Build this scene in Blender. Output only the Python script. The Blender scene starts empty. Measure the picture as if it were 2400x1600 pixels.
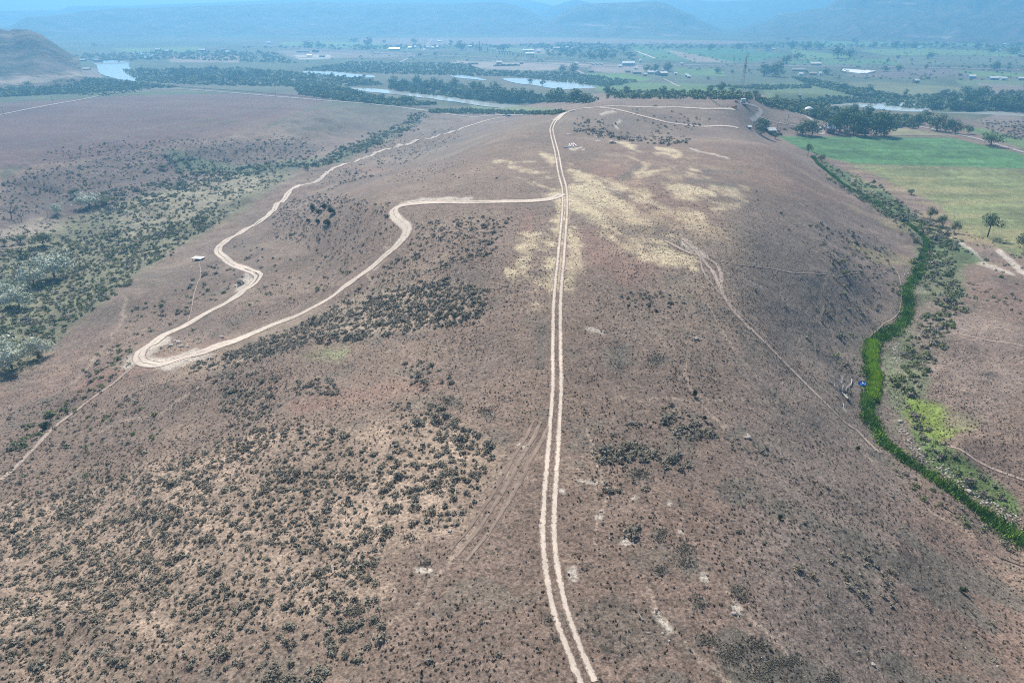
import bpy, bmesh, math, random
import numpy as np
from mathutils import Vector, Matrix

# ---------------------------------------------------------------- camera, sky, sun, exposure
SC = bpy.context.scene
COL = SC.collection
CAM_Z = 68.0
PITCH = 26.0
cam_data = bpy.data.cameras.new("camera")
cam_data.sensor_width = 36.0
cam_data.lens = 24.0
cam_data.clip_start = 1.0
cam_data.clip_end = 30000.0
cam = bpy.data.objects.new("camera", cam_data)
cam.location = (0.0, 0.0, CAM_Z)
cam.rotation_euler = (math.radians(90.0 - PITCH), 0.0, 0.0)
COL.objects.link(cam)
SC.camera = cam

SUN_ELEV = 47.0
SUN_AZ = -16.0            # degrees from straight ahead (+Y), negative = to the left
world = bpy.data.worlds.new("World")
SC.world = world
world.use_nodes = True
wn = world.node_tree
wn.nodes.clear()
sky = wn.nodes.new("ShaderNodeTexSky")
sky.sky_type = 'NISHITA'
sky.sun_disc = False
sky.sun_elevation = math.radians(SUN_ELEV)
sky.sun_rotation = math.radians(SUN_AZ)
sky.altitude = 1500.0
sky.dust_density = 1.5
bg = wn.nodes.new("ShaderNodeBackground")
bg.inputs["Strength"].default_value = 0.075
wo = wn.nodes.new("ShaderNodeOutputWorld")
wn.links.new(sky.outputs[0], bg.inputs[0])
wn.links.new(bg.outputs[0], wo.inputs[0])

sun_data = bpy.data.lights.new("sun", 'SUN')
sun_data.energy = 5.0
sun_data.angle = math.radians(0.5)
sun_data.color = (1.0, 0.91, 0.79)
sun = bpy.data.objects.new("sun", sun_data)
_az, _el = math.radians(SUN_AZ), math.radians(SUN_ELEV)
sun_dir = Vector((math.sin(_az) * math.cos(_el), math.cos(_az) * math.cos(_el), math.sin(_el)))
sun.rotation_euler = sun_dir.to_track_quat('Z', 'Y').to_euler()
sun.location = (0, 0, 250)
COL.objects.link(sun)

SC.view_settings.view_transform = 'Standard'
SC.view_settings.look = 'None'
SC.view_settings.gamma = 1.0
SC.view_settings.use_curve_mapping = False
SC.view_settings.exposure = 0.62
SC.cycles.volume_bounces = 2
SC.cycles.max_bounces = 5
SC.cycles.use_denoising = False
SC.cycles.filter_width = 1.1
SC.render.film_transparent = False

rng = np.random.default_rng(7)
random.seed(7)

# ---------------------------------------------------------------- pixel <-> place (photo pixels, 2400 x 1600)
FOC = 1600.0
_p = math.radians(PITCH)
CP, SP = math.cos(_p), math.sin(_p)

def ray(px, py):
    a = (np.asarray(px, float) - 1200.0) / FOC
    b = (800.0 - np.asarray(py, float)) / FOC
    dx = a + 0 * b
    dy = CP + b * SP + 0 * a
    dz = -SP + b * CP + 0 * a
    return dx, dy, dz

def to_px(x, y, z):
    dz = z - CAM_Z
    depth = y * CP - dz * SP
    up = y * SP + dz * CP
    depth = np.where(depth < 1.0, 1.0, depth)
    return 1200.0 + FOC * x / depth, 800.0 - FOC * up / depth, depth

# ---------------------------------------------------------------- noise
def _hash(ix, iy, seed):
    h = (ix.astype(np.int64) * 374761393 + iy.astype(np.int64) * 668265263 + seed * 1442695041) & 0xFFFFFFFF
    h = ((h ^ (h >> 13)) * 1274126177) & 0xFFFFFFFF
    h = (h ^ (h >> 16)) & 0xFFFFFFFF
    return h.astype(np.float64) / 4294967295.0

def vnoise(x, y, seed=0):
    ix, iy = np.floor(x), np.floor(y)
    fx, fy = x - ix, y - iy
    fx, fy = fx * fx * fx * (fx * (fx * 6 - 15) + 10), fy * fy * fy * (fy * (fy * 6 - 15) + 10)
    a, b = _hash(ix, iy, seed), _hash(ix + 1, iy, seed)
    c, d = _hash(ix, iy + 1, seed), _hash(ix + 1, iy + 1, seed)
    return (a + (b - a) * fx) * (1 - fy) + (c + (d - c) * fx) * fy

def fbm(x, y, wl, octs=4, seed=0, gain=0.5):
    """-1..1 noise, first wavelength wl metres"""
    x, y = np.asarray(x, float), np.asarray(y, float)
    s, amp, tot = 0.0, 1.0, 0.0
    f = 1.0 / wl
    for o in range(octs):
        ca, sa = math.cos(0.7 * o + .3), math.sin(0.7 * o + .3)
        s = s + amp * (vnoise((x * ca - y * sa) * f + 31.7 * o, (x * sa + y * ca) * f + 11.3 * o, seed + o * 17) * 2 - 1)
        tot += amp
        amp *= gain
        f *= 2.03
    return s / tot

def sstep(a, b, x):
    t = np.clip((x - a) / (b - a), 0, 1)
    return t * t * (3 - 2 * t)

# ---------------------------------------------------------------- the lie of the land
# (photo pixel x, y, ground level in metres) read off the photograph
VALLEY = -48.0
CTRL = [
 # crest with the twin wheel track
 (1370,1600,-4),(1290,1300,-3),(1295,1000,-2),(1300,760,0),(1300,620,3),(1315,460,4),(1290,340,3),(1330,280,1),(1440,250,0),(1600,250,-3),
 (1100,1600,-4),(1650,1600,-5),(1000,1300,-4.5),(1000,1050,-5),(1550,1300,-4),(1550,1050,-3.5),(1480,820,-1.5),
 (1100,820,-4),(1100,700,-2),(1150,560,2),(1000,500,0),(1500,650,1.5),(1500,500,4),(1700,470,2),(1500,360,4),(1700,360,1),(1100,420,2),(1150,350,1),(1200,300,-2),
 # left shoulder
 (800,1600,-6),(400,1600,-9),(0,1600,-14),(800,1300,-6.5),(400,1350,-11),(0,1350,-20),(800,1080,-7),(500,1120,-12),(300,1050,-22),(0,1120,-30),
 (700,950,-10),(500,950,-17),(850,850,-9),(640,820,-18),(340,845,-30),(480,820,-26),(150,960,-34),(0,980,-37),
 (850,700,-13),(900,760,-10),(750,700,-19),(620,765,-25),(1000,660,-5),(930,540,-5),(830,560,-14),(760,500,-17),(880,470,-4),
 (600,640,-31),(510,590,-36),(430,760,-33),(690,440,-38),(620,500,-37),(780,395,-38),(760,600,-24),(680,560,-29),(830,420,-28),(900,420,-16),
 (1000,330,-38),(1190,272,-36),(955,372,-33),(1020,390,-14),(1105,316,-31),(860,368,-36),(1000,345,-36.5),(1060,322,-36.5),(720,450,-37),(745,440,-37),(810,405,-36.5),(930,345,-37),(1080,302,-37),(1140,283,-37),(1250,262,-30),
 # left valley and gully
 (50,870,-42),(100,700,-46),(0,700,-46),(300,700,-38),(200,600,-46),(0,560,-47),(350,560,-42),(450,640,-37),(100,480,-47),(220,480,-47),(400,460,-44),(550,470,-42),(550,390,-46),(400,415,-47),(800,330,-47),(700,370,-47),(900,300,-47),
 (0,420,-38),(150,390,-37),(300,365,-38),(450,350,-38),(600,330,-37),(300,400,-42),(750,290,-38),
 (0,330,-33),(200,300,-33),(450,290,-33),(650,270,-34),(0,245,-34),(300,215,-36),(600,225,-38),(850,245,-40),(1000,262,-44),(1100,275,-46),
 # right flank and creek
 (1900,1600,-9),(2150,1600,-14),(2400,1600,-19),(1850,1300,-7),(2100,1350,-14),(2400,1350,-25),(1800,1080,-8),(2000,1150,-15),(2200,1220,-23),
 (1750,900,-6),(1900,980,-14),(1950,900,-19),(1750,700,-4),(1850,780,-13),(1950,800,-21),(2050,740,-27),(1750,560,0),(1850,560,-7),(1950,620,-14),(2050,600,-23),
 (1850,430,-4),(1950,470,-14),(1800,340,-4),(1900,390,-18),(2030,480,-22),(2120,560,-27),
 (2040,980,-26),(2130,1080,-27),(2300,1210,-28),(2400,1270,-29),(2045,830,-28),(2120,740,-29),(2165,600,-29),(1990,440,-28),(1930,380,-28),
 (2400,1150,-26),(2250,1050,-25),(2150,900,-26),(2300,900,-25),(2400,750,-26),(2250,700,-28),(2300,600,-29),(2400,500,-31),(2200,500,-31),(2200,400,-31),(2400,400,-31),(2050,380,-30),
 (1960,330,-29),(2200,320,-32),(2400,330,-34),(1800,320,-26),(1880,300,-26),(2080,300,-33),
 # hollow with shrubs near the far end of the crest, knoll with the pad
 (1400,300,-1),(1480,315,-6),(1560,305,-8),(1650,300,-9),(1580,330,-2),(1500,275,-3),(1650,270,-6),(1720,248,-5),(1750,238,-5),(1770,265,-14),(1790,245,-12),
 (1850,275,-22),(1900,275,-27),(1830,258,-20),(1400,243,-3),(1540,240,-3),(1650,236,-4),
]
_c = np.array(CTRL, float)
_dx, _dy, _dz = ray(_c[:, 0], _c[:, 1])
_t = (_c[:, 2] - CAM_Z) / _dz
CX, CY, CZ = _dx * _t, _dy * _t, _c[:, 2]
_extra = []
for th in range(0, 360, 20):                     # land all round, also behind the camera
    a = math.radians(th)
    if abs((th + 180) % 360 - 180) > 50:
        for r_ in (25, 120, 400):
            _extra.append((r_ * math.sin(a), r_ * math.cos(a), -4 - (abs(math.sin(a)) * r_ * 0.08)))
for th in range(-180, 180, 10):
    a = math.radians(th)
    _extra.append((1500 * math.sin(a), 1500 * math.cos(a), VALLEY))
    _extra.append((3000 * math.sin(a), 3000 * math.cos(a), VALLEY))
_e = np.array(_extra)
CX, CY, CZ = np.r_[CX, _e[:, 0]], np.r_[CY, _e[:, 1]], np.r_[CZ, _e[:, 2]]

def _q(x, y):
    r = np.hypot(x, y) + 1e-6
    s = np.log1p(r / 45.0) / r * 100
    return x * s, y * s
_qx, _qy = _q(CX, CY)
_D = np.sqrt((_qx[:, None] - _qx[None]) ** 2 + (_qy[:, None] - _qy[None]) ** 2 + 16.0)
_n = len(CX)
_A = np.zeros((_n + 1, _n + 1))
_A[:_n, :_n] = -_D + 0.6 * np.eye(_n)
_A[:_n, _n] = 1
_A[_n, :_n] = 1
_S = np.linalg.solve(_A, np.r_[CZ, 0])

def _rbf(x, y):
    qx, qy = _q(x, y)
    out = np.full(x.shape, _S[_n])
    for i in range(_n):
        out -= _S[i] * np.sqrt((qx - _qx[i]) ** 2 + (qy - _qy[i]) ** 2 + 16.0)
    return out

WATER = []      # (polygon in world metres, level)

def seg_dist(px_, py_, poly, closed=True):
    """signed distance (negative inside) of points to a polygon"""
    P = np.asarray(poly, float)
    n = len(P)
    d2 = np.full(px_.shape, 1e18)
    inside = np.zeros(px_.shape, bool)
    for i in range(n if closed else n - 1):
        ax, ay = P[i]
        bx, by = P[(i + 1) % n]
        ex, ey = bx - ax, by - ay
        L = ex * ex + ey * ey + 1e-12
        t = np.clip(((px_ - ax) * ex + (py_ - ay) * ey) / L, 0, 1)
        d2 = np.minimum(d2, (px_ - ax - t * ex) ** 2 + (py_ - ay - t * ey) ** 2)
        if closed:
            c = ((ay > py_) != (by > py_)) & (px_ < ex * (py_ - ay) / (ey + 1e-12 * (ey == 0)) + ax)
            inside ^= c
    d = np.sqrt(d2)
    return np.where(inside, -d, d) if closed else d

def H(x, y):
    x, y = np.broadcast_arrays(np.asarray(x, float), np.asarray(y, float))
    shp = x.shape
    x, y = x.ravel().copy(), y.ravel().copy()
    z = np.zeros(x.shape)
    for s in range(0, len(x), 60000):
        z[s:s + 60000] = _rbf(x[s:s + 60000], y[s:s + 60000])
    r = np.hypot(x, y)
    far = sstep(1000, 1450, r)
    z = z * (1 - far) + (VALLEY + 0.0 * r) * far
    z = z + sstep(2600, 9000, r) * 45.0
    hill = 1 - sstep(750, 1000, r)
    rough = np.clip((z + 46) / 12, 0.15, 1)
    wob = fbm(x, y, 70, 3, 5) * 1.3 * rough * (1 - .9 * sstep(360, 460, r))
    rid = 1 - np.abs(fbm(x + 0.3 * y, y, 38, 3, 9))
    slopey = sstep(-8, -14, z) * sstep(-46.5, -42, z)
    wob = wob + (rid ** 3 - 0.55) * 1.9 * slopey * (1 - .95 * sstep(320, 420, r))
    # badland rills on the far bank of the left valley
    bad = sstep(-38, -60, x - 0) * sstep(-46, -43, z) * sstep(-33, -37, z) * sstep(330, 420, r)
    wob = wob + (np.abs(fbm(x, y, 17, 4, 21)) - .3) * 4.5 * bad
    wob = wob + fbm(x, y, 9, 3, 12) * 0.22
    z = z + wob * hill
    for poly, lvl in WATER:
        P = np.asarray(poly)
        x0, y0 = P.min(0) - 60
        x1, y1 = P.max(0) + 60
        m = (x > x0) & (x < x1) & (y > y0) & (y < y1)
        if m.any():
            d = seg_dist(x[m], y[m], P)
            k = 1 - sstep(-2, 45, d)
            z[m] = z[m] * (1 - k) + (lvl - 0.5) * k
    return z.reshape(shp)

def hit(px, py, far=9000.0):
    """photo pixels -> ground points (march the sight line to the ground)"""
    px, py = np.atleast_1d(np.asarray(px, float)), np.atleast_1d(np.asarray(py, float))
    dx, dy, dz = ray(px, py)
    L = np.sqrt(dx * dx + dy * dy + dz * dz)
    dx, dy, dz = dx / L, dy / L, dz / L
    t = np.full(px.shape, 40.0)
    last = t.copy()
    done = np.zeros(px.shape, bool)
    for _ in range(170):
        m = ~done
        if not m.any():
            break
        g = H(dx[m] * t[m], dy[m] * t[m])
        gap = CAM_Z + dz[m] * t[m] - g
        hitm = gap <= 0
        idx = np.where(m)[0]
        done[idx[hitm]] = True
        go = idx[~hitm]
        last[go] = t[go]
        t[go] = t[go] * 1.012 + np.clip(gap[~hitm] * 0.5, 0.05, 40)
        done[go[t[go] > far]] = True
    lo, hi = last.copy(), t.copy()
    for _ in range(14):
        mid = (lo + hi) / 2
        below = CAM_Z + dz * mid - H(dx * mid, dy * mid) <= 0
        hi = np.where(below, mid, hi)
        lo = np.where(below, lo, mid)
    x, y = dx * hi, dy * hi
    return np.stack([x, y, H(x, y)], 1)

def plane_hit(px, py, z):
    dx, dy, dz = ray(px, py)
    t = (z - CAM_Z) / dz
    return np.stack([dx * t, dy * t], -1)

# ---------------------------------------------------------------- helpers for objects
def tag(o, label=None, cat=None, group=None, kind=None):
    if label: o["label"] = label
    if cat: o["category"] = cat
    if group: o["group"] = group
    if kind: o["kind"] = kind
    return o

def empty(name, loc, rz=0.0):
    o = bpy.data.objects.new(name, None)
    o.location = loc
    o.rotation_euler = (0, 0, rz)
    o.empty_display_size = 0.5
    COL.objects.link(o)
    return o

def mesh_np(name, verts, faces, mats, parent=None, cols=None, midx=None, smooth=False):
    """verts (n,3); faces (m,k) array of one polygon size; joins into ONE object"""
    me = bpy.data.meshes.new(name)
    verts = np.ascontiguousarray(verts, np.float32)
    faces = np.ascontiguousarray(faces, np.int32)
    k = faces.shape[1]
    me.vertices.add(len(verts))
    me.vertices.foreach_set("co", verts.ravel())
    me.loops.add(faces.size)
    me.loops.foreach_set("vertex_index", faces.ravel())
    me.polygons.add(len(faces))
    me.polygons.foreach_set("loop_start", np.arange(0, faces.size, k, dtype=np.int32))
    me.polygons.foreach_set("loop_total", np.full(len(faces), k, np.int32))
    if midx is not None:
        me.polygons.foreach_set("material_index", np.ascontiguousarray(midx, np.int32))
    me.update(calc_edges=True)
    me.validate()
    if smooth:
        me.polygons.foreach_set("use_smooth", np.ones(len(faces), bool))
    for m in (mats if isinstance(mats, (list, tuple)) else [mats]):
        me.materials.append(m)
    if cols is not None:
        for nm, arr in cols.items():
            if arr.ndim == 1:
                at = me.attributes.new(nm, 'FLOAT', 'POINT')
                at.data.foreach_set("value", np.ascontiguousarray(arr, np.float32))
            else:
                at = me.attributes.new(nm, 'FLOAT_COLOR', 'POINT')
                c4 = np.ones((len(arr), 4), np.float32)
                c4[:, :3] = arr
                at.data.foreach_set("color", c4.ravel())
    o = bpy.data.objects.new(name, me)
    COL.objects.link(o)
    if parent is not None:
        o.parent = parent
    return o

class MB:
    """collects boxes, bars and prisms of one part"""
    def __init__(s): s.v, s.f = [], []
    def add(s, vs, fs):
        b = len(s.v)
        s.v += [tuple(v) for v in vs]
        s.f += [tuple(i + b for i in f) for f in fs]
        return s
    def box(s, x0, x1, y0, y1, z0, z1):
        return s.add([(x0,y0,z0),(x1,y0,z0),(x1,y1,z0),(x0,y1,z0),(x0,y0,z1),(x1,y0,z1),(x1,y1,z1),(x0,y1,z1)],
                     [(0,3,2,1),(4,5,6,7),(0,1,5,4),(1,2,6,5),(2,3,7,6),(3,0,4,7)])
    def bar(s, p, q, r0, r1=None, n=6):
        r1 = r0 if r1 is None else r1
        p, q = Vector(p), Vector(q)
        d = (q - p)
        if d.length < 1e-6: return s
        d.normalize()
        a = d.orthogonal().normalized()
        b = d.cross(a)
        vs = []
        for c, r in ((p, r0), (q, r1)):
            for i in range(n):
                t = 2 * math.pi * i / n
                vs.append(c + a * (r * math.cos(t)) + b * (r * math.sin(t)))
        fs = [(i, (i + 1) % n, n + (i + 1) % n, n + i) for i in range(n)]
        fs += [tuple(range(n))[::-1], tuple(range(n, 2 * n))]
        return s.add(vs, fs)
    def gable(s, x0, x1, y0, y1, z0, z1, ov=0.3, th=0.12, axis='x'):
        """pitched roof of two slabs with thickness; ridge along axis"""
        if axis == 'x':
            ym = (y0 + y1) / 2
            prof = [(y0 - ov, z0 - ov * (z1 - z0) / (ym - y0)), (ym, z1), (y1 + ov, z0 - ov * (z1 - z0) / (ym - y0))]
            vs = []
            for X in (x0 - ov, x1 + ov):
                for (Y, Z) in prof: vs.append((X, Y, Z + th))
                for (Y, Z) in prof: vs.append((X, Y, Z))
        else:
            xm = (x0 + x1) / 2
            prof = [(x0 - ov, z0 - ov * (z1 - z0) / (xm - x0)), (xm, z1), (x1 + ov, z0 - ov * (z1 - z0) / (xm - x0))]
            vs = []
            for Y in (y0 - ov, y1 + ov):
                for (X, Z) in prof: vs.append((X, Y, Z + th))
                for (X, Z) in prof: vs.append((X, Y, Z))
        fs = [(0,1,7,6),(1,2,8,7),(3,9,10,4),(4,10,11,5),(0,3,4,1),(1,4,5,2),(6,7,10,9),(7,8,11,10),(0,6,9,3),(2,5,11,8)]
        return s.add(vs, fs)
    def gable_wall(s, x0, x1, y0, y1, z0, ze, zr, axis='x'):
        if axis == 'x':
            ym = (y0 + y1) / 2
            vs = [(x0,y0,z0),(x1,y0,z0),(x1,y1,z0),(x0,y1,z0),(x0,y0,ze),(x1,y0,ze),(x1,y1,ze),(x0,y1,ze),(x0,ym,zr),(x1,ym,zr)]
            fs = [(0,3,2,1),(0,1,5,4),(2,3,7,6),(1,2,6,9,5),(3,0,4,8,7),(4,5,9,8),(6,7,8,9)]
        else:
            xm = (x0 + x1) / 2
            vs = [(x0,y0,z0),(x1,y0,z0),(x1,y1,z0),(x0,y1,z0),(x0,y0,ze),(x1,y0,ze),(x1,y1,ze),(x0,y1,ze),(xm,y0,zr),(xm,y1,zr)]
            fs = [(0,3,2,1),(1,2,6,5),(3,0,4,7),(0,1,5,8,4),(2,3,7,9,6),(5,6,9,8),(7,4,8,9)]
        return s.add(vs, fs)
    def build(s, name, mat, parent=None, smooth=False):
        me = bpy.data.meshes.new(name)
        me.from_pydata(s.v, [], s.f)
        me.update()
        if smooth:
            me.polygons.foreach_set("use_smooth", np.ones(len(me.polygons), bool))
        me.materials.append(mat)
        o = bpy.data.objects.new(name, me)
        COL.objects.link(o)
        if parent is not None:
            o.parent = parent
        return o

# ---------------------------------------------------------------- materials
def new_mat(name, rough=0.9):
    m = bpy.data.materials.new(name)
    m.use_nodes = True
    nt = m.node_tree
    b = nt.nodes["Principled BSDF"]
    b.inputs["Roughness"].default_value = rough
    b.inputs["Specular IOR Level"].default_value = 0.25
    return m, nt, b

def N(nt, kind, **kw):
    n = nt.nodes.new(kind)
    for k, v in kw.items():
        setattr(n, k, v)
    return n

def tex_noise(nt, vec, scale, detail=3.0, rough=0.55):
    n = N(nt, "ShaderNodeTexNoise")
    n.inputs["Scale"].default_value = scale
    n.inputs["Detail"].default_value = detail
    n.inputs["Roughness"].default_value = rough
    nt.links.new(vec, n.inputs["Vector"])
    return n.outputs["Fac"]

def ramp(nt, fac, stops):
    r = N(nt, "ShaderNodeMapRange")
    r.inputs["From Min"].default_value = stops[0]
    r.inputs["From Max"].default_value = stops[1]
    r.inputs["To Min"].default_value = stops[2]
    r.inputs["To Max"].default_value = stops[3]
    nt.links.new(fac, r.inputs["Value"])
    return r.outputs["Result"]

def math_(nt, op, a, b):
    m = N(nt, "ShaderNodeMath", operation=op)
    for i, v in enumerate((a, b)):
        if isinstance(v, (int, float)):
            m.inputs[i].default_value = v
        else:
            nt.links.new(v, m.inputs[i])
    return m.outputs[0]

def mixc(nt, fac, a, b, mode='MIX'):
    m = N(nt, "ShaderNodeMix", data_type='RGBA', blend_type=mode)
    for sock, v in ((m.inputs[0], fac), (m.inputs[6], a), (m.inputs[7], b)):
        if isinstance(v, (int, float)):
            sock.default_value = v
        elif isinstance(v, tuple):
            sock.default_value = (*v, 1) if len(v) == 3 else v
        else:
            nt.links.new(v, sock)
    return m.outputs[2]

def bump(nt, bsdf, height, strength, dist):
    b = N(nt, "ShaderNodeBump")
    b.inputs["Strength"].default_value = strength
    b.inputs["Distance"].default_value = dist
    nt.links.new(height, b.inputs["Height"])
    nt.links.new(b.outputs[0], bsdf.inputs["Normal"])

def flat_mat(name, c, rough=0.8, var=0.15, scale=1.5, metal=0.0):
    m, nt, b = new_mat(name, rough)
    tc = N(nt, "ShaderNodeTexCoord").outputs["Object"]
    f = tex_noise(nt, tc, scale, 4)
    k = ramp(nt, f, (0.3, 0.7, 1 - var, 1 + var))
    col = mixc(nt, 1.0, c, (1, 1, 1), 'MULTIPLY')
    mm = N(nt, "ShaderNodeVectorMath", operation='SCALE')
    nt.links.new(col, mm.inputs[0])
    nt.links.new(k, mm.inputs["Scale"])
    nt.links.new(mm.outputs[0], b.inputs["Base Color"])
    b.inputs["Metallic"].default_value = metal
    return m
# ---------------------------------------------------------------- water (levels first, the ground is shaped round them)
RIVERS = {
 "river_water": [
   ("wide pale reach of the river at the far left under the bridge", [(222,146),(262,142),(300,146),(301,152),(306,162),(322,178),(342,192),(366,196),(360,203),(330,198),(300,190),(270,184),(240,176),(230,168),(228,156)]),
   ("river bend between the left bank trees", [(820,206),(870,208),(915,212),(960,219),(1010,222),(1050,227),(1100,234),(1160,243),(1230,248),(1300,251),(1300,256),(1230,256),(1165,253),(1110,246),(1060,238),(1000,231),(930,222),(870,216),(830,213)]),
   ("river at the right behind the ranch trees", [(1885,262),(1925,250),(1990,243),(2060,238),(2150,231),(2215,229),(2260,232),(2230,242),(2170,250),(2190,262),(2120,272),(2060,270),(2060,262),(1990,262),(1960,252),(1930,256),(1890,268)]),
   ("river channel on the far right below the bank trees", [(2110,262),(2260,264),(2330,262),(2400,268),(2400,279),(2310,276),(2240,274),(2110,272)]),
   ("far river bend on the left valley floor", [(306,124),(330,124),(358,129),(352,134),(330,137),(318,132),(308,129)]),
 ],
 "pond_water": [
   ("long bright pond left of the centre", [(715,168),(760,168),(800,170),(832,174),(870,177),(875,181),(840,182),(800,180),(760,180),(725,178),(716,173)]),
   ("large bright pond behind the riverside wood", [(1182,184),(1235,184),(1270,186),(1300,185),(1350,188),(1385,198),(1412,214),(1395,218),(1360,217),(1330,216),(1300,208),(1260,202),(1225,197),(1190,190)]),
   ("thin bright pond sliver in the scrub", [(1058,176),(1085,177),(1120,183),(1140,188),(1120,187),(1080,183),(1060,180)]),
   ("narrow pond strip left of the lot", [(935,162),(975,162),(1015,163),(1015,167),(975,167),(940,166)]),
 ],
}
for nm, lst in RIVERS.items():
    for lab, poly in lst:
        P = plane_hit([p[0] for p in poly], [p[1] for p in poly], VALLEY)
        WATER.append((P, VALLEY))

# ---------------------------------------------------------------- ground sheet, fine near the viewpoint, out to the horizon
def angles():
    a = np.linspace(-50, 50, 860)
    b = np.linspace(50, 310, 56)[1:-1]
    return np.radians(np.r_[a, b])
ANG = angles()
RAD = np.r_[0.5, np.geomspace(12, 1400, 620), np.geomspace(1400, 8600, 95)[1:]]
na, nr = len(ANG), len(RAD)
GR, GA = np.meshgrid(RAD, ANG, indexing='ij')
GX, GY = GR * np.sin(GA), GR * np.cos(GA)
GZ = H(GX, GY)
H_exact = H
_AX = np.r_[ANG, ANG[0] + 2 * math.pi]
_GZ2 = np.c_[GZ, GZ[:, 0]]
def H(x, y):
    """ground level, read back from the ground sheet itself"""
    x, y = np.broadcast_arrays(np.asarray(x, float), np.asarray(y, float))
    r = np.clip(np.hypot(x, y), 0.6, RAD[-1] - 1)
    a = np.arctan2(x, y)
    a = np.where(a < _AX[0], a + 2 * math.pi, a)
    i = np.clip(np.searchsorted(RAD, r) - 1, 0, nr - 2)
    j = np.clip(np.searchsorted(_AX, a) - 1, 0, na - 1)
    s = (r - RAD[i]) / (RAD[i + 1] - RAD[i])
    t = (a - _AX[j]) / (_AX[j + 1] - _AX[j])
    return (_GZ2[i, j] * (1 - s) + _GZ2[i + 1, j] * s) * (1 - t) + (_GZ2[i, j + 1] * (1 - s) + _GZ2[i + 1, j + 1] * s) * t

SOIL = np.array((0.190, 0.138, 0.114))
STRAW = (0.49, 0.40, 0.275)
DUST = (0.46, 0.40, 0.35)

def stroke(u, v, pts, w, yk=1.6):
    """soft mask along a photo polyline"""
    P = [(a, b * yk) for a, b in pts]
    if len(P) == 1: P = P * 2
    return seg_dist(u, v * yk, P, closed=False) / w

STRAWS = [([(1235,575),(1300,568)],22),([(1300,590),(1310,650)],34),([(1235,610),(1250,650),(1300,668),(1340,650)],16),([(1200,637),(1225,637)],9),([(1212,656),(1245,658)],9),
 ([(1252,680),(1258,705)],14),([(1262,722),(1275,722)],12),([(1320,560),(1322,500),(1310,455)],16),([(1335,540),(1355,575)],20),
 ([(1335,465),(1400,500),(1440,560),(1500,600),(1620,622)],15),([(1400,500),(1450,540),(1520,580),(1590,610)],13),([(1380,440),(1450,480),(1500,520),(1560,555)],15),
 ([(1420,425),(1500,450),(1550,490),(1620,520)],16),([(1480,365),(1525,385),(1490,425)],9),([(1500,412),(1570,392)],8),([(1560,440),(1630,455)],13),([(1570,500),(1640,512)],15),
 ([(1672,447),(1725,458)],19),([(1680,487),(1730,480)],15),([(1165,378),(1245,380)],6),([(1190,395),(1300,408)],6),([(1200,412),(1260,428),(1318,452)],7),([(1270,362),(1295,385),(1290,412)],10),
 ([(1340,400),(1400,430)],14),([(1540,350),(1600,352),(1580,372)],8),([(1460,335),(1490,352)],7),([(1350,440),(1420,470)],12),([(1610,400),(1680,425)],8),([(1500,545),(1560,570)],12),([(1235,548),(1255,560)],10),([(1560,530),(1640,545)],10)]
DUSTS = [([(1330,1342),(1338,1362)],19),([(1478,1275)],17),([(1408,1214)],13),([(1494,1166)],11),([(1370,1128),(1395,1130)],11),([(1417,1127)],7),([(1205,1040),(1222,1044)],10),([(1387,778),(1400,778)],7),([(975,1345),(1000,1345)],11),
 ([(1645,1350)],17),([(1550,1425),(1575,1465)],12),([(1578,1178)],8),([(1610,1248)],9),([(1725,1425),(1745,1445)],10),([(1320,1150)],10),([(1750,1025)],8),([(940,478),(1000,468),(1100,470)],10),([(920,500),(950,530)],14),
 ([(320,845),(390,855),(470,830)],24),([(300,862),(320,850)],14),([(380,800),(340,830)],18),([(585,640),(560,680)],16),([(520,600),(560,625)],12),([(1640,600),(1600,570)],14),([(1445,300),(1450,282)],4),([(1410,268),(1440,262)],4),([(1360,345),(1330,348)],5),([(1700,372),(1620,345)],3),([(2360,640),(2290,610),(2240,560)],9),([(2345,590),(2400,640)],11),([(2150,540),(2215,560)],7)]
DARKS = [([(1448,815),(1452,860)],22),([(1537,845)],24),([(1500,1110)],26),([(1050,940)],24),([(1140,965)],22),([(1020,1140)],28),([(1545,1335)],17),([(1555,1245),(1550,1260)],18),([(1605,1285),(1610,1320)],26),([(1740,1400),(1730,1380)],20),
 ([(1635,1400),(1645,1420)],16),([(1715,1530)],30),([(1780,1580),(1800,1560)],30),([(1775,1510)],22),([(1850,1550),(1950,1590)],30),([(1660,1500)],22),([(870,1250),(960,1260)],22),([(1000,1320)],14),([(830,1430)],24),([(1290,1450),(1300,1500)],12),
 ([(620,250),(500,300),(380,340)],5),([(1265,860),(1270,770)],12),([(1900,700)],16),([(2020,680)],14),([(2320,880)],22),([(2290,775),(2320,780)],14),([(1500,390),(1460,420)],14),([(1620,425),(1720,440)],12),([(1460,590),(1480,600)],12),([(1640,400),(1740,405)],8)]
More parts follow.
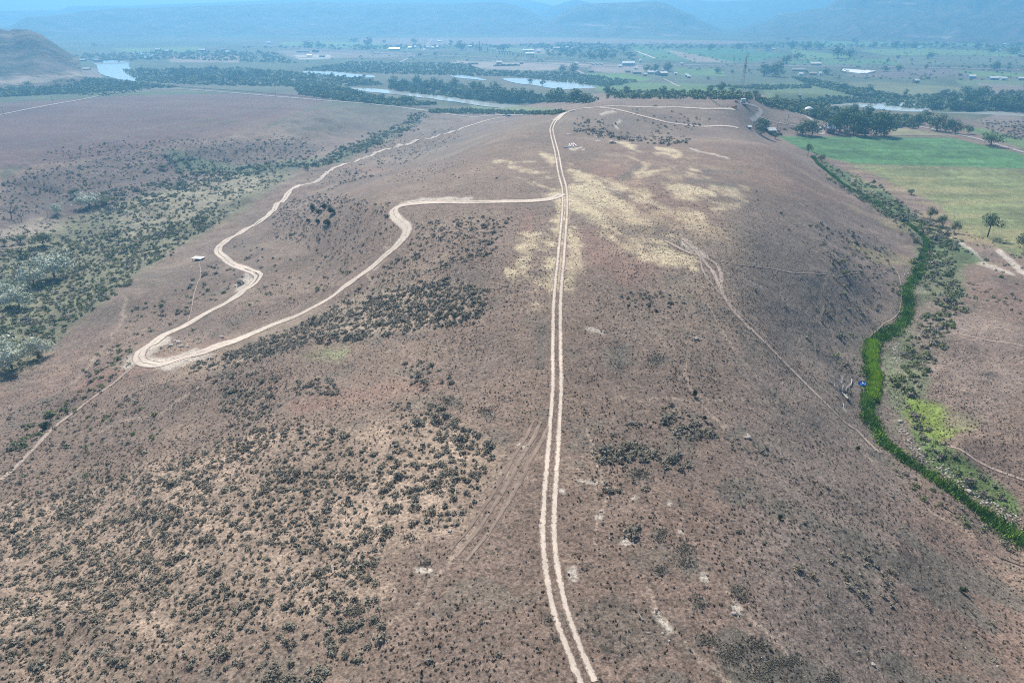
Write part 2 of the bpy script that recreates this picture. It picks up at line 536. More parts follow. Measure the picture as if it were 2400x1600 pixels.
PATHS = [([(255,1120),(200,1230),(150,1320),(95,1420),(30,1510)],4.5),([(400,1290),(395,1350),(440,1420)],4),([(620,1000),(560,1060),(520,1150),(470,1260)],4),([(1400,930),(1600,935),(1830,940)],2),([(1720,640),(1850,700),(1950,770),(1980,850)],2),([(1380,1000),(1420,1150),(1400,1300)],3),
 ([(1530,1370),(1600,1480),(1700,1600)],5),([(1700,1380),(1760,1450),(1850,1540)],5),([(300,700),(260,800),(180,900)],3),([(1650,700),(1700,800),(1790,900)],2),([(1600,850),(1650,960),(1700,1010)],3),([(700,1350),(860,1250),(960,1100)],5),([(930,560),(860,680),(760,740)],3),([(480,900),(380,960),(250,1010)],3),([(1950,640),(1930,720),(1870,800)],2),([(1120,1260),(1020,1360),(900,1480)],6),([(320,1450),(420,1330),(520,1180)],5),([(560,1480),(640,1330),(700,1190)],5),([(2000,1010),(2100,1150),(2300,1270)],3)]
REDS = [([(1380,560),(1480,640)],60),([(1500,480),(1620,520)],40),([(1240,540),(1230,500)],14),([(200,900),(600,790)],30),([(1650,500),(1420,400)],40),([(900,400),(760,385)],10),([(1000,900),(700,960)],30)]
GREENS = [ # (photo polygon, colour, feather px)
 ([(0,1190),(160,1150),(330,1100),(480,1050),(640,1000),(800,1010),(980,960),(1140,1020),(1150,1080),(1120,1250),(940,1290),(900,1400),(600,1470),(300,1600),(0,1600)], (0.300,0.222,0.175), 24),
 ([(590,770),(700,740),(860,690),(1050,655),(1140,690),(1130,740),(1000,770),(900,790),(720,800),(560,855),(440,868),(490,822)], (0.25,0.195,0.155), 14),
 ([(0,425),(300,355),(700,330),(760,350),(600,400),(300,470),(0,560)], (0.120,0.092,0.085), 8),
 ([(1822,319),(2090,321),(2230,323),(2400,362),(2400,396),(2120,389),(2000,383),(1945,372),(1880,350)], (0.066,0.160,0.062), 2),
 ([(1985,385),(2120,390),(2400,397),(2400,610),(2330,570),(2250,540),(2200,480),(2110,440),(2040,405)], (0.165,0.185,0.085), 6),
 ([(2085,297),(2230,316),(2090,317)], (0.21,0.20,0.12), 3),
 ([(2240,300),(2300,300),(2400,325),(2400,350),(2330,325)], (0.12,0.18,0.07), 3),
 ([(1905,362),(1960,395),(2060,440),(2140,500),(2230,560),(2300,610),(2220,640),(2150,560),(2060,490),(1960,430)], (0.09,0.125,0.06), 6),
 ([(2150,560),(2250,600),(2260,680),(2230,780),(2190,850),(2150,960),(2100,1000),(2080,900),(2080,820),(2150,740),(2140,660)], (0.12,0.14,0.08), 14),
 ([(2130,930),(2200,945),(2300,985),(2290,1000),(2200,1030),(2150,1010),(2110,960)], (0.17,0.24,0.04), 10),
 ([(2130,1000),(2230,1040),(2400,1160),(2400,1210),(2300,1165),(2180,1080)], (0.10,0.17,0.05), 8),
 ([(2120,720),(2200,700),(2400,760),(2400,900),(2300,1010),(2220,1000)], (0.20,0.15,0.13), 20),
 ([(0,640),(60,640),(60,720),(0,740)], (0.10,0.16,0.07), 14),([(0,740),(60,790),(40,850),(0,860)], (0.11,0.15,0.08), 14),
 ([(0,600),(140,520),(300,470),(600,400),(700,400),(560,500),(380,600),(200,740),(120,820),(0,900)], (0.165,0.165,0.105), 14),
 ([(260,500),(400,440),(560,405),(650,400),(560,470),(430,520),(300,560)], (0.25,0.215,0.16), 14),
 ([(0,590),(120,560),(150,500),(60,520),(0,540)], (0.24,0.20,0.16), 8),
 ([(100,300),(150,280),(160,330),(90,340)], (0.15,0.12,0.125), 14),
 ([(380,345),(560,390),(760,370),(900,310),(1000,270),(960,300),(800,380),(600,410),(420,400)], (0.085,0.115,0.07), 9),
 ([(640,285),(860,245),(1000,262),(940,300),(700,320)], (0.135, 0.115, 0.095), 14),
 ([(0,395),(130,350),(120,362),(0,425)], (0.12,0.115,0.085), 4),
 ([(700,835),(820,815),(800,840)], (0.2,0.21,0.12), 12),
]
VALLEYP = [ # far valley floor
 ([(1380,172),(1475,173),(1530,186),(1500,191),(1380,187)], (0.12,0.20,0.06), 1.5),
 ([(1385,192),(1640,196),(1760,205),(1680,225),(1400,215)], (0.10,0.16,0.07), 3),
 ([(1575,160),(1690,163),(1700,178),(1600,180)], (0.11,0.18,0.07), 2),
 ([(1600,116),(1700,112),(1850,128),(1780,144),(1690,148),(1610,138)], (0.06,0.15,0.07), 2),
 ([(1480,108),(1560,112),(1600,124),(1630,143),(1500,138)], (0.09,0.17,0.07), 2),
 ([(1560,117),(1620,126),(1720,147),(1630,147),(1590,132)], (0.28,0.22,0.18), 2),
 ([(1850,115),(2000,132),(1990,137),(1870,138)], (0.13,0.21,0.07), 1.5),
 ([(1840,140),(2100,138),(2120,152),(1840,152)], (0.10,0.18,0.07), 1.5),
 ([(2010,118),(2130,113),(2400,122),(2400,134),(2250,130),(2080,130)], (0.15,0.22,0.09), 2),
 ([(1990,100),(2150,96),(2400,100),(2400,110),(2100,110),(1990,110)], (0.12,0.18,0.09), 2),
 ([(1870,96),(2000,98),(1990,112),(1880,108)], (0.12,0.20,0.09), 2),
 ([(2060,134),(2300,134),(2400,142),(2400,152),(2110,152)], (0.13,0.15,0.10), 2),
 ([(2230,166),(2400,172),(2400,182),(2290,180)], (0.13,0.20,0.07), 1.5),
 ([(2020,164),(2230,162),(2270,176),(2100,184),(1980,178)], (0.16,0.13,0.12), 2),
 ([(1920,196),(2060,190),(2250,205),(2260,225),(2100,228),(1990,216),(1900,212)], (0.16,0.17,0.10), 4),
 ([(1780,196),(1900,194),(2000,215),(2080,226),(1960,236),(1800,232)], (0.12,0.16,0.08), 4),
 ([(2240,188),(2400,188),(2400,200),(2260,205)], (0.13,0.17,0.09), 3),
 ([(850,90),(1300,88),(1800,98),(1700,104),(1450,102),(1200,104),(1000,108),(840,102)], (0.24,0.18,0.16), 2),
 ([(1060,143),(1130,144),(1390,150),(1380,157),(1300,163),(1250,166),(1120,160),(1060,148)], (0.30,0.25,0.22), 1.5),
 ([(1395,150),(1500,151),(1530,170),(1430,172),(1380,165)], (0.26,0.21,0.19), 2),
 ([(640,120),(760,118),(960,124),(1000,132),(700,140)], (0.22,0.18,0.16), 2),
 ([(260,114),(470,110),(480,122),(290,123)], (0.14,0.20,0.08), 2),
 ([(660,99),(760,98),(900,103),(880,112),(740,112),(660,106)], (0.14,0.21,0.09), 2),
 ([(880,108),(960,112),(1000,116),(900,118)], (0.14,0.21,0.09), 2),
 ([(1150,112),(1250,112),(1250,122),(1150,120)], (0.16,0.20,0.11), 2),
 ([(1260,113),(1300,112),(1300,126),(1240,128)], (0.24,0.22,0.17), 2),
 ([(380,133),(560,130),(560,147),(400,146)], (0.26,0.21,0.18), 2),
 ([(690,130),(770,128),(790,138),(700,140)], (0.42,0.38,0.34), 1.5),
 ([(0,170),(120,165),(230,160),(240,186),(160,190),(0,185)], (0.22,0.18,0.16), 3),
 ([(2290,195),(2400,200),(2400,290),(2330,300),(2290,282),(2330,270)], (0.21,0.17,0.15), 4),
 ([(1100,245),(1250,252),(1320,254),(1230,262),(1120,262)], (0.16,0.19,0.10), 3),
 ([(1980,262),(2110,266),(2080,273),(1990,271)], (0.12,0.17,0.08), 2),
]

def paint(x, y, z):
    u, v, _d = to_px(x, y, z)
    r = np.hypot(x, y)
    w = fbm(x, y, 16, 3, 40)
    w2 = fbm(x, y, 5, 3, 44)
    ustr = 1600 / np.maximum(r, 30)                 # photo pixels per metre
    uu = u + w * np.clip(3.0 * ustr, 1, 22) + w2 * ustr * 1.2
    vv = v + fbm(x, y, 16, 3, 41) * np.clip(1.2 * ustr, .3, 12) + w2 * ustr * .6
    n1, n2, n3 = fbm(x, y, 120, 4, 50), fbm(x, y, 22, 4, 51), fbm(x, y, 3.2, 3, 52)
    c = np.repeat(SOIL[None], len(x), 0)
    def mix(m, col):
        m = np.clip(m, 0, 1)[:, None]
        return c * (1 - m) + np.asarray(col) * m
    c = mix(sstep(0.0, 0.6, n1) * 0.55, (0.168, 0.142, 0.120))
    c = mix(sstep(0.05, 0.55, -n1) * 0.5, (0.200, 0.130, 0.108))
    c = mix(sstep(0.05, 0.5, n2) * 0.40, (0.265, 0.200, 0.155))
    c = mix(sstep(0.05, 0.5, -n2) * 0.40, (0.128, 0.100, 0.088))
    # browner strip along the crest, greyer right flank
    c = mix(sstep(150, 40, np.abs(u - 1330)) * sstep(620, 800, v) * 0.4, (0.150, 0.105, 0.084))
    c = mix(sstep(1650, 1850, u) * sstep(420, 560, v) * sstep(2200, 2050, u) * 0.45, (0.175, 0.148, 0.136))
    # low grey scrub blotches
    blot = sstep(0.12, 0.32, fbm(x, y, 11, 3, 61)) * sstep(1380, 1600, u) * sstep(740, 1000, v)
    blot2 = sstep(0.25, 0.45, fbm(x, y, 9, 3, 63)) * sstep(500, 700, v)
    c = mix(np.maximum(blot * .75, blot2 * .45), (0.125, 0.112, 0.096))
    near = r < 950
    idx = np.where(near & (v < 1700))[0]
    U, V = uu[idx], vv[idx]
    def lay(lst, col, op, k0=0.45, k1=1.25, yk=1.6):
        acc = np.zeros(len(idx))
        for pts, wd in lst:
            P = np.array(pts)
            m = (np.abs(U - P[:, 0].mean()) < np.ptp(P[:, 0]) / 2 + wd * 3) & (np.abs(V - P[:, 1].mean()) < np.ptp(P[:, 1]) / 2 + wd * 3)
            if m.any():
                acc[m] = np.maximum(acc[m], 1 - sstep(k0, k1, stroke(U[m], V[m], pts, wd, yk)))
        a = (acc * op)[:, None]
        c[idx] = c[idx] * (1 - a) + np.asarray(col) * a
    lay(REDS, (0.235, 0.140, 0.115), .5, 0.2, 1.5)
    lay(DARKS, (0.115, 0.106, 0.094), .62)
    # straw covered ground, broken up inside
    acc = np.zeros(len(idx))
    for pts, wd in STRAWS:
        P = np.array(pts)
        m = (np.abs(U - P[:, 0].mean()) < np.ptp(P[:, 0]) / 2 + wd * 3) & (np.abs(V - P[:, 1].mean()) < np.ptp(P[:, 1]) / 2 + wd * 3)
        acc[m] = np.maximum(acc[m], 1 - np.clip(stroke(U[m], V[m], pts, wd * 2.1, 1.35), 0, 1))
    sn = fbm(x[idx], y[idx] * .7, 14, 5, 130, .62) * 1.45 + n3[idx] * .35
    br = sstep(0.10, 1.08, acc * .95 + (sn - .08) * sstep(0, .3, acc))
    a = (br * 0.82)[:, None]
    c[idx] = c[idx] * (1 - a) + np.array(STRAW) * a
    lay(DUSTS, DUST, .8)
    lay(PATHS, (0.34, 0.265, 0.215), .62, .3, 1.6, 1.2)
    for poly, col, fe in GREENS:
        P = np.array(poly)
        m = (U > P[:, 0].min() - 30) & (U < P[:, 0].max() + 30) & (V > P[:, 1].min() - 30) & (V < P[:, 1].max() + 30)
        if not m.any(): continue
        # crisp field edges keep straight, others wander
        uq, vq = (U[m], V[m]) if fe > 3 else (u[idx][m] + w[idx][m] * 1.0, v[idx][m] + w[idx][m] * .6)
        d = seg_dist(uq, vq, P)
        a = (1 - sstep(-fe, fe, d))[:, None] * (0.94 if fe <= 6 else 0.8)
        vr = (1 + 0.35 * n2[idx][m] + 0.25 * n3[idx][m])[:, None]
        c[idx[m]] = c[idx[m]] * (1 - a) + np.array(col) * vr * a
    # mown / irrigated streaks in the green field
    fld = (v > 316) & (v < 620) & (u > 1820) & (r < 950)
    st = fbm(x * 0.12, y * 1.2, 5, 3, 77)
    c[fld] *= (1 + 0.38 * st[fld] * sstep(1820, 1900, u[fld]))[:, None]
    mead = fld & (v > 395) & (u > 1990)
    yl = sstep(0.05, 0.4, fbm(x * 0.35, y, 14, 3, 79)) * .5
    c[mead] = c[mead] * (1 - yl[mead, None]) + np.array((0.30, 0.25, 0.13)) * yl[mead, None]
    # terrace on the far left: mauve brown, faint long streaks
    tl = sstep(5, -5, v - (395 - 0.11 * u)) * sstep(880, 640, u + 4 * (v - 250)) * sstep(1120, 1060, r)
    sk = fbm(x * 0.3 + y * 0.2, y * 1.0, 40, 3, 81)
    base = np.array((0.125, 0.080, 0.080))[None] * (1 + 0.28 * sk + 0.1 * n2)[:, None]
    tm = (tl * .85 * (v > 195))[:, None]
    c = c * (1 - tm) + base * tm
    for pts, wd, col in (([(0,345),(200,305),(330,272),(445,238)],3.0,(0.12,0.10,0.10)),([(60,355),(200,330),(330,303),(500,275),(700,235)],2.6,(0.14,0.125,0.10)),
                         ([(620,300),(720,258),(830,240)],3.5,(0.09,0.11,0.075)),([(230,330),(420,300),(560,280)],2.0,(0.13,0.13,0.09))):
        m = (r < 1000) & (v < 420)
        a = (1 - sstep(.4, 1.3, stroke(uu[m], vv[m], pts, wd, 1.6)))[:, None] * .7
        c[m] = c[m] * (1 - a) + np.array(col) * a
    # valley floor
    # thin straw drifting over the whole upper flat
    hz_ = 1 - sstep(-40, 45, seg_dist(u, v, [(1335,400),(1480,350),(1640,370),(1760,450),(1720,520),(1640,620),(1430,600),(1325,520)]))
    hz_ = hz_ * sstep(-.02, .42, fbm(x, y * .8, 17, 5, 140, .62)) * .5
    c = mix(hz_ * (r < 700), (0.38, 0.29, 0.20))
    far = sstep(820, 980, r) * (1 - sstep(0.5, 1, tl))
    fc = np.array((0.082, 0.100, 0.062))[None] * (1 + 0.35 * fbm(x, y * .6, 110, 4, 90) + .25 * fbm(x, y, 25, 3, 91))[:, None]
    br = sstep(0.0, 0.45, fbm(x * .7, y * 1.0, 260, 4, 95))[:, None]
    fc = fc * (1 - br * .5) + np.array((0.17, 0.14, 0.12)) * br * .5
    c = c * (1 - far[:, None]) + fc * far[:, None]
    fi = np.where((r > 700) & (v < 310))[0]
    jx, jy = u[fi] + fbm(x[fi], y[fi], 60, 3, 97) * 5, v[fi] + fbm(x[fi], y[fi], 60, 3, 98) * .9
    for poly, col, fe in VALLEYP:
        P = np.array(poly)
        m = (jx > P[:, 0].min() - 9) & (jx < P[:, 0].max() + 9) & (jy > P[:, 1].min() - 6) & (jy < P[:, 1].max() + 6)
        if not m.any(): continue
        d = seg_dist(jx[m], jy[m], P)
        a = (1 - sstep(-fe * .6, fe * .6, d))[:, None] * .95
        vr = (1 + 0.2 * fbm(x[fi[m]], y[fi[m]], 45, 3, 99))[:, None]
        c[fi[m]] = c[fi[m]] * (1 - a) + np.array(col) * vr * a
    rough = np.where(r > 900, 0.5, 1.0)
    fldm = np.zeros(len(x))
    gm = (c[:, 1] > c[:, 0] * 1.15)
    fldm[gm] = 1
    c = c * np.array((1.00, 1.035, 1.01))
    return np.clip(c * (1 + 0.10 * n3[:, None] * (r[:, None] < 700)), 0.01, 0.8), 1 - fldm

# ground material: painted kinds of land plus stones, tufts and grain as procedural texture
MG, nt, bs = new_mat("desert_ground", 0.95)
at = N(nt, "ShaderNodeAttribute", attribute_name="land")
av = N(nt, "ShaderNodeAttribute", attribute_name="dry")
pos = N(nt, "ShaderNodeTexCoord").outputs["Object"]
g1 = ramp(nt, tex_noise(nt, pos, 2.0, 7, 0.82), (0.34, 0.67, 0.15, 1.95))
g2 = ramp(nt, tex_noise(nt, pos, 0.55, 5, 0.65), (0.3, 0.7, 0.74, 1.26))
g3 = ramp(nt, tex_noise(nt, pos, 0.03, 4, 0.6), (0.3, 0.7, 0.9, 1.1))
gm = math_(nt, 'MULTIPLY', math_(nt, 'MULTIPLY', g1, g2), g3)
sc = N(nt, "ShaderNodeVectorMath", operation='SCALE')
nt.links.new(at.outputs["Color"], sc.inputs[0])
nt.links.new(gm, sc.inputs["Scale"])
# small dark tufts
vt = N(nt, "ShaderNodeTexVoronoi"); vt.inputs["Scale"].default_value = 0.9
nt.links.new(pos, vt.inputs["Vector"])
dens = ramp(nt, tex_noise(nt, pos, 0.09, 3, 0.6), (0.35, 0.65, 0.02, 0.30))
tuft = math_(nt, 'LESS_THAN', vt.outputs["Distance"], dens)
tuft = math_(nt, 'MULTIPLY', tuft, math_(nt, 'MULTIPLY', av.outputs["Fac"], 0.75))
c1 = mixc(nt, tuft, sc.outputs[0], (0.060, 0.055, 0.045))
# pale stones
vs_ = N(nt, "ShaderNodeTexVoronoi"); vs_.inputs["Scale"].default_value = 1.7
nt.links.new(pos, vs_.inputs["Vector"])
sd = ramp(nt, tex_noise(nt, pos, 0.05, 3, 0.6), (0.4, 0.7, 0.03, 0.16))
stn = math_(nt, 'MULTIPLY', math_(nt, 'LESS_THAN', vs_.outputs["Distance"], sd), math_(nt, 'MULTIPLY', av.outputs["Fac"], 0.6))
c2 = mixc(nt, stn, c1, (0.47, 0.42, 0.38))
nt.links.new(c2, bs.inputs["Base Color"])
hb = math_(nt, 'ADD', tex_noise(nt, pos, 1.4, 6, 0.7), math_(nt, 'MULTIPLY', tex_noise(nt, pos, 0.25, 4, 0.6), 2.0))
bump(nt, bs, hb, 0.9, 0.28)

gv = np.stack([GX.ravel(), GY.ravel(), GZ.ravel()], 1)
gi = np.arange(nr * na).reshape(nr, na)
q = np.stack([gi[:-1], np.roll(gi, -1, 1)[:-1], np.roll(gi, -1, 1)[1:], gi[1:]], -1).reshape(-1, 4)
cols, dry = paint(gv[:, 0], gv[:, 1], gv[:, 2])
ground = mesh_np("ground", gv, q[:, ::-1], MG, cols={"land": cols, "dry": dry}, smooth=True)
if ground.data.polygons[5].normal.z < 0:
    ground.data.flip_normals()
tag(ground, "dry brown ridge, gullies and flat green valley floor of the whole view", kind="structure")

# water sheets
MW, nt, bs = new_mat("still_water", 0.12)
bs.inputs["Base Color"].default_value = (0.50, 0.53, 0.50, 1)  # silty tone, paled further to stand in for the bright sky's reflection
bs.inputs["Specular IOR Level"].default_value = 0.5
wpos = N(nt, "ShaderNodeTexCoord").outputs["Object"]
bump(nt, bs, tex_noise(nt, wpos, 0.5, 3), 0.25, 0.1)
for nm, lst in RIVERS.items():
    for lab, poly in lst:
        P = plane_hit([p[0] for p in poly], [p[1] for p in poly], VALLEY)
        # smooth the outline and give it wandering banks
        Q = []
        n = len(P)
        for i in range(n):
            p0, p1, p2, p3 = P[i - 1], P[i], P[(i + 1) % n], P[(i + 2) % n]
            for t in np.linspace(0, 1, 8, endpoint=False):
                Q.append(0.5 * ((2 * p1) + (-p0 + p2) * t + (2 * p0 - 5 * p1 + 4 * p2 - p3) * t * t + (-p0 + 3 * p1 - 3 * p2 + p3) * t ** 3))
        Q = np.array(Q)
        cen = Q.mean(0)
        jit = fbm(Q[:, 0], Q[:, 1], 30, 3, 120)
        Q = Q + (Q - cen) / (np.linalg.norm(Q - cen, axis=1, keepdims=True) + 1e-6) * jit[:, None] * 7
        me = bpy.data.meshes.new(nm)
        bm = bmesh.new()
        vsb = [bm.verts.new((a, b, VALLEY + 0.15)) for a, b in Q]
        fc = bm.faces.new(vsb)
        if fc.calc_area() > 0:
            bmesh.ops.triangulate(bm, faces=[fc])
        for f in bm.faces:
            if f.normal.z < 0: f.normal_flip()
        bm.to_mesh(me); bm.free()
        me.materials.append(MW)
        o = bpy.data.objects.new(nm, me)
        COL.objects.link(o)
        tag(o, lab, kind="structure")

# ---------------------------------------------------------------- roads and tracks laid on the ground
def catmull(P, step):
    P = np.asarray(P, float)
    P = np.vstack([2 * P[0] - P[1], P, 2 * P[-1] - P[-2]])
    out = []
    for i in range(1, len(P) - 2):
        p0, p1, p2, p3 = P[i - 1], P[i], P[i + 1], P[i + 2]
        k = max(2, int(np.linalg.norm((p2 - p1)[:2]) / step))
        t = np.linspace(0, 1, k, endpoint=False)[:, None]
        out.append(0.5 * ((2 * p1) + (-p0 + p2) * t + (2 * p0 - 5 * p1 + 4 * p2 - p3) * t * t + (-p0 + 3 * p1 - 3 * p2 + p3) * t ** 3))
    out.append(P[-2][None])
    return np.vstack(out)

def road_mat(name, c, var=0.2, mid=None):
    m, nt, b = new_mat(name, 0.95)
    tc = N(nt, "ShaderNodeTexCoord").outputs["Object"]
    f = ramp(nt, tex_noise(nt, tc, 0.8, 5, .7), (0.3, 0.7, 1 - var, 1 + var))
    f2 = ramp(nt, tex_noise(nt, tc, 0.06, 3), (0.3, 0.7, .85, 1.12))
    mm = N(nt, "ShaderNodeVectorMath", operation='SCALE')
    ec = N(nt, "ShaderNodeAttribute", attribute_name="edge")
    fr = tex_noise(nt, tc, 1.6, 6, .75)
    ef = ramp(nt, math_(nt, 'ADD', ec.outputs["Fac"], math_(nt, 'MULTIPLY', math_(nt, 'SUBTRACT', fr, .5), 3.4)), (.42, .72, 0, 1))
    cc = mixc(nt, ef, c, mid or tuple(k * .62 for k in c))
    nt.links.new(cc, mm.inputs[0])
    nt.links.new(math_(nt, 'MULTIPLY', f, f2), mm.inputs["Scale"])
    nt.links.new(mm.outputs[0], b.inputs["Base Color"])
    bump(nt, b, tex_noise(nt, tc, 2, 4), .5, .08)
    return m
M_DIRT = road_mat("pale_dirt", (0.55, 0.475, 0.40), mid=(0.195, 0.145, 0.120))
M_DIRT2 = road_mat("faint_dirt", (0.38, 0.31, 0.26), .3, mid=(0.195, 0.148, 0.124))
M_FAINT = road_mat("wheel_marks", (0.29, 0.226, 0.182), .35, mid=(0.215, 0.165, 0.137))
M_GRAVEL = road_mat("gravel", (0.33, 0.31, 0.29), .15, mid=(0.24, 0.22, 0.2))
M_ASPH = road_mat("asphalt", (0.20, 0.195, 0.19), .12, mid=(0.3, 0.27, 0.25))

def ribbon_geo(c2, lanes, jit, step_seed):
    """c2: centre line (n,2). lanes: list of (offset, half width, centre tone)"""
    d = np.gradient(c2, axis=0)
    d /= np.linalg.norm(d, axis=1, keepdims=True) + 1e-9
    nrm = np.stack([d[:, 1], -d[:, 0]], 1)
    V, F, E = [], [], []
    r = np.hypot(c2[:, 0], c2[:, 1])
    base = 0
    for (off, hw, tones) in lanes:
        k = len(tones)
        s = np.linspace(-1, 1, k)
        rows = []
        for j in range(k):
            e = fbm(c2[:, 0], c2[:, 1], 3.0, 3, 200 + j + step_seed) * jit + fbm(c2[:, 0], c2[:, 1], 18, 2, 230 + j) * jit * 1.2
            edge = 1 if j in (0, k - 1) else 0.35
            p = c2 + nrm * (off + s[j] * hw + e * edge)[:, None]
            z = H(p[:, 0], p[:, 1]) + 0.03 + r * 0.0003
            rows.append(np.c_[p, z])
            E.append(np.full(len(c2), tones[j]))
        n = len(c2)
        rows = np.array(rows)
        V.append(rows.reshape(-1, 3))
        for j in range(k - 1):
            a = base + j * n + np.arange(n - 1)
            F.append(np.stack([a, a + 1, a + n + 1, a + n], 1))
        base += k * n
    return np.vstack(V), np.vstack(F), np.concatenate(E)

def road(name, label, px, lanes, mat, jit=0.15, step=None, world_pts=None):
    P = hit([p[0] for p in px], [p[1] for p in px])[:, :2] if world_pts is None else np.asarray(world_pts)
    st = step or max(1.2, np.median(np.hypot(P[:, 0], P[:, 1])) * 0.006)
    c2 = catmull(P, st)
    v, f, e = ribbon_geo(c2, lanes, jit, len(name))
    o = mesh_np(name, v, f, mat, cols={"edge": e})
    if o.data.polygons[0].normal.z < 0:
        o.data.flip_normals()
    tag(o, label, kind="structure")
    return c2

TW = [(-0.86, .50, (1, .4, .0, .4, 1)), (0.86, .50, (1, .4, .0, .4, 1))]
CREST = [(1378,1600),(1345,1520),(1316,1440),(1297,1360),(1287,1280),(1286,1200),(1293,1100),(1300,1000),(1305,900),(1304,800),(1306,700),(1313,620),(1320,540),(1324,480),(1322,440),(1312,400),(1303,350),(1294,315),(1293,300),(1302,283),(1322,266),(1350,257),(1400,252),(1470,250),(1560,252),(1650,255),(1722,257)]
MAIN = road("dirt_track", "pale twin wheel track running up the middle of the ridge to its far end", CREST, TW, M_DIRT, .16, step=.7)
SW = [(-1.12, 1.07, (1, .45, 0, 0, .5)), (1.08, 1.12, (.5, 0, 0, .45, 1))]
SWITCH = [(1318,455),(1290,466),(1240,471),(1150,473),(1050,474),(980,476),(940,482),(922,495),(930,512),(952,530),(950,550),(930,575),(890,610),(850,642),(800,678),(750,712),(700,738),(650,757),(600,778),(540,802),(480,822),(420,842),(370,855),(335,850),(325,835),(345,812),(380,788),(430,765),(490,730),(540,703),(580,675),(605,650),(600,640),(570,628),(535,612),(514,595),(512,582),(530,565),(580,535),(630,502),(665,470),(680,448),(705,435),(745,425),(775,400),(800,388),(860,368),(930,345),(1010,325),(1080,302),(1140,283),(1190,272)]
road("dirt_road", "pale switchback dirt road winding down the left side of the ridge", SWITCH, SW, M_DIRT, .35, step=1.0)
road("dirt_track", "pale stretch of the wheel track along the far end of the ridge", [(1302,283),(1322,266),(1350,257),(1400,252),(1470,250),(1560,252),(1650,255),(1722,257)], [(0, 2.6, (1, 0, 0, 0, 1))], M_DIRT, .3, step=1.5)
TR = [(0.0, .75, (1, .2, .1, .3, 1))]
road("dirt_trail", "worn trail dropping down the right flank to the dead tree", [(1600,560),(1640,600),(1672,640),(1690,680),(1720,730),(1770,780),(1820,830),(1870,880),(1930,940),(1975,985),(2010,1010),(2060,1060)], TR, M_DIRT2, .25)
road("dirt_trail", "second trail strand joining the right flank trail from above", [(1560,565),(1610,590),(1660,607),(1683,625),(1690,650),(1688,665),(1700,700),(1760,775)], TR, M_DIRT2, .22)
road("dirt_trail", "third faint strand left of the right flank trail", [(1640,600),(1650,640),(1690,690),(1750,750),(1850,850),(1920,905),(1960,940)], [(0, .35, (1, .2, 1))], M_DIRT2, .2)
road("dirt_trail", "thin light path crossing the right slope towards the creek", [(1690,612),(1740,622),(1820,632),(1880,640),(1960,648),(2010,640)], [(0, .22, (1, .1, 1))], M_DIRT2, .15)
road("dirt_trail", "faint wheel marks splitting left off the main track in the foreground", [(1278,990),(1240,1060),(1200,1130),(1160,1200),(1120,1260),(1080,1310)], [(-.9, .34, (1, .35, 1)), (.9, .34, (1, .35, 1)), (2.3, .22, (1, .7, 1))], M_FAINT, .3)
road("dirt_trail", "narrow track running down the lower left slope below the hairpin", [(325,850),(270,895),(200,945),(140,990),(80,1050),(0,1125)], [(0, .75, (1, .1, .2, 1))], M_DIRT2, .25)
road("dirt_trail", "thin footpath past the white roofed shelter on the left", [(440,755),(450,720),(455,690),(468,655),(470,630),(468,615),(495,592),(508,585)], [(0, .24, (1, .1, 1))], M_DIRT2, .15)
road("dirt_trail", "pale animal path along the left bank of the creek", [(2090,620),(2108,650),(2112,690),(2105,735),(2060,770),(2040,790),(2030,830),(2045,880),(2040,910)], [(0, .3, (1, .2, 1))], M_DIRT2, .2)
road("dirt_trail", "narrow path over the brown flat right of the creek", [(2240,780),(2300,795),(2400,812)], [(0, .45, (1, .2, 1))], M_DIRT2, .25)
road("dirt_trail", "path beside the yellow green patch at the lower right", [(2220,1045),(2290,1080),(2400,1125)], [(0, .4, (1, .1, 1))], M_DIRT2, .2)
road("dirt_trail", "faint track crossing the hollow at the far end of the ridge", [(1405,254),(1440,256),(1490,268),(1540,281),(1600,292),(1650,297),(1730,300)], [(0, 2.0, (1, .1, 0, 1))], M_DIRT, .4)
road("access_road", "curving gravel road dropping from the knoll with the pad", [(1740,243),(1765,247),(1779,253),(1783,262),(1775,272),(1765,280),(1758,281)], [(0, 2.0, (1, 0, .2, 1))], M_GRAVEL, .3)
road("access_road", "pale road from the knoll down to the ranch yard", [(1778,272),(1800,282),(1840,291),(1870,296),(1920,300)], [(0, 1.4, (1, .1, .2, 1))], M_DIRT2, .3)
road("farm_road", "light road curving round the knoll to the ranch yard", [(1858,263),(1885,271),(1905,283),(1920,297),(1925,308),(1926,316)], [(0, 3.0, (1, 0, .1, 1))], M_GRAVEL, .5)
road("farm_road", "grey lane along the far side of the green field", [(2085,283),(2150,296),(2210,308),(2250,317),(2300,328),(2350,343),(2400,358),(2460,375)], [(0, 2.6, (1, 0, 0, 1))], M_GRAVEL, .4)
road("farm_road", "white field edge track beside the triangular meadow", [(2075,317),(2130,318),(2225,319)], [(0, 1.0, (1, 0, 1))], M_GRAVEL, .3)
road("valley_road", "straight light road crossing the brown terrace at the far left", [(-40,275),(0,270),(110,248),(200,232),(300,212),(330,209)], [(0, 2.6, (1, 0, 0, 1))], M_GRAVEL, .5)
road("valley_road", "pale road beside the railway along the terrace edge", [(330,209),(430,210),(520,216),(640,226),(760,236),(860,243),(940,252),(1010,262),(1090,273),(1180,270),(1240,268)], [(0, 3.2, (1, 0, 0, 1))], M_GRAVEL, .5)
road("railway_line", "dark railway embankment along the foot of the terrace", [(120,174),(200,182),(300,193),(420,204),(560,213),(700,226),(800,235),(900,244),(1000,253),(1120,260),(1250,262),(1340,262)], [(0, 2.6, (1, 1, .6, 1, 1))], road_mat("ballast", (0.12, 0.10, 0.10), .15, mid=(0.07, 0.06, 0.06)), .2)
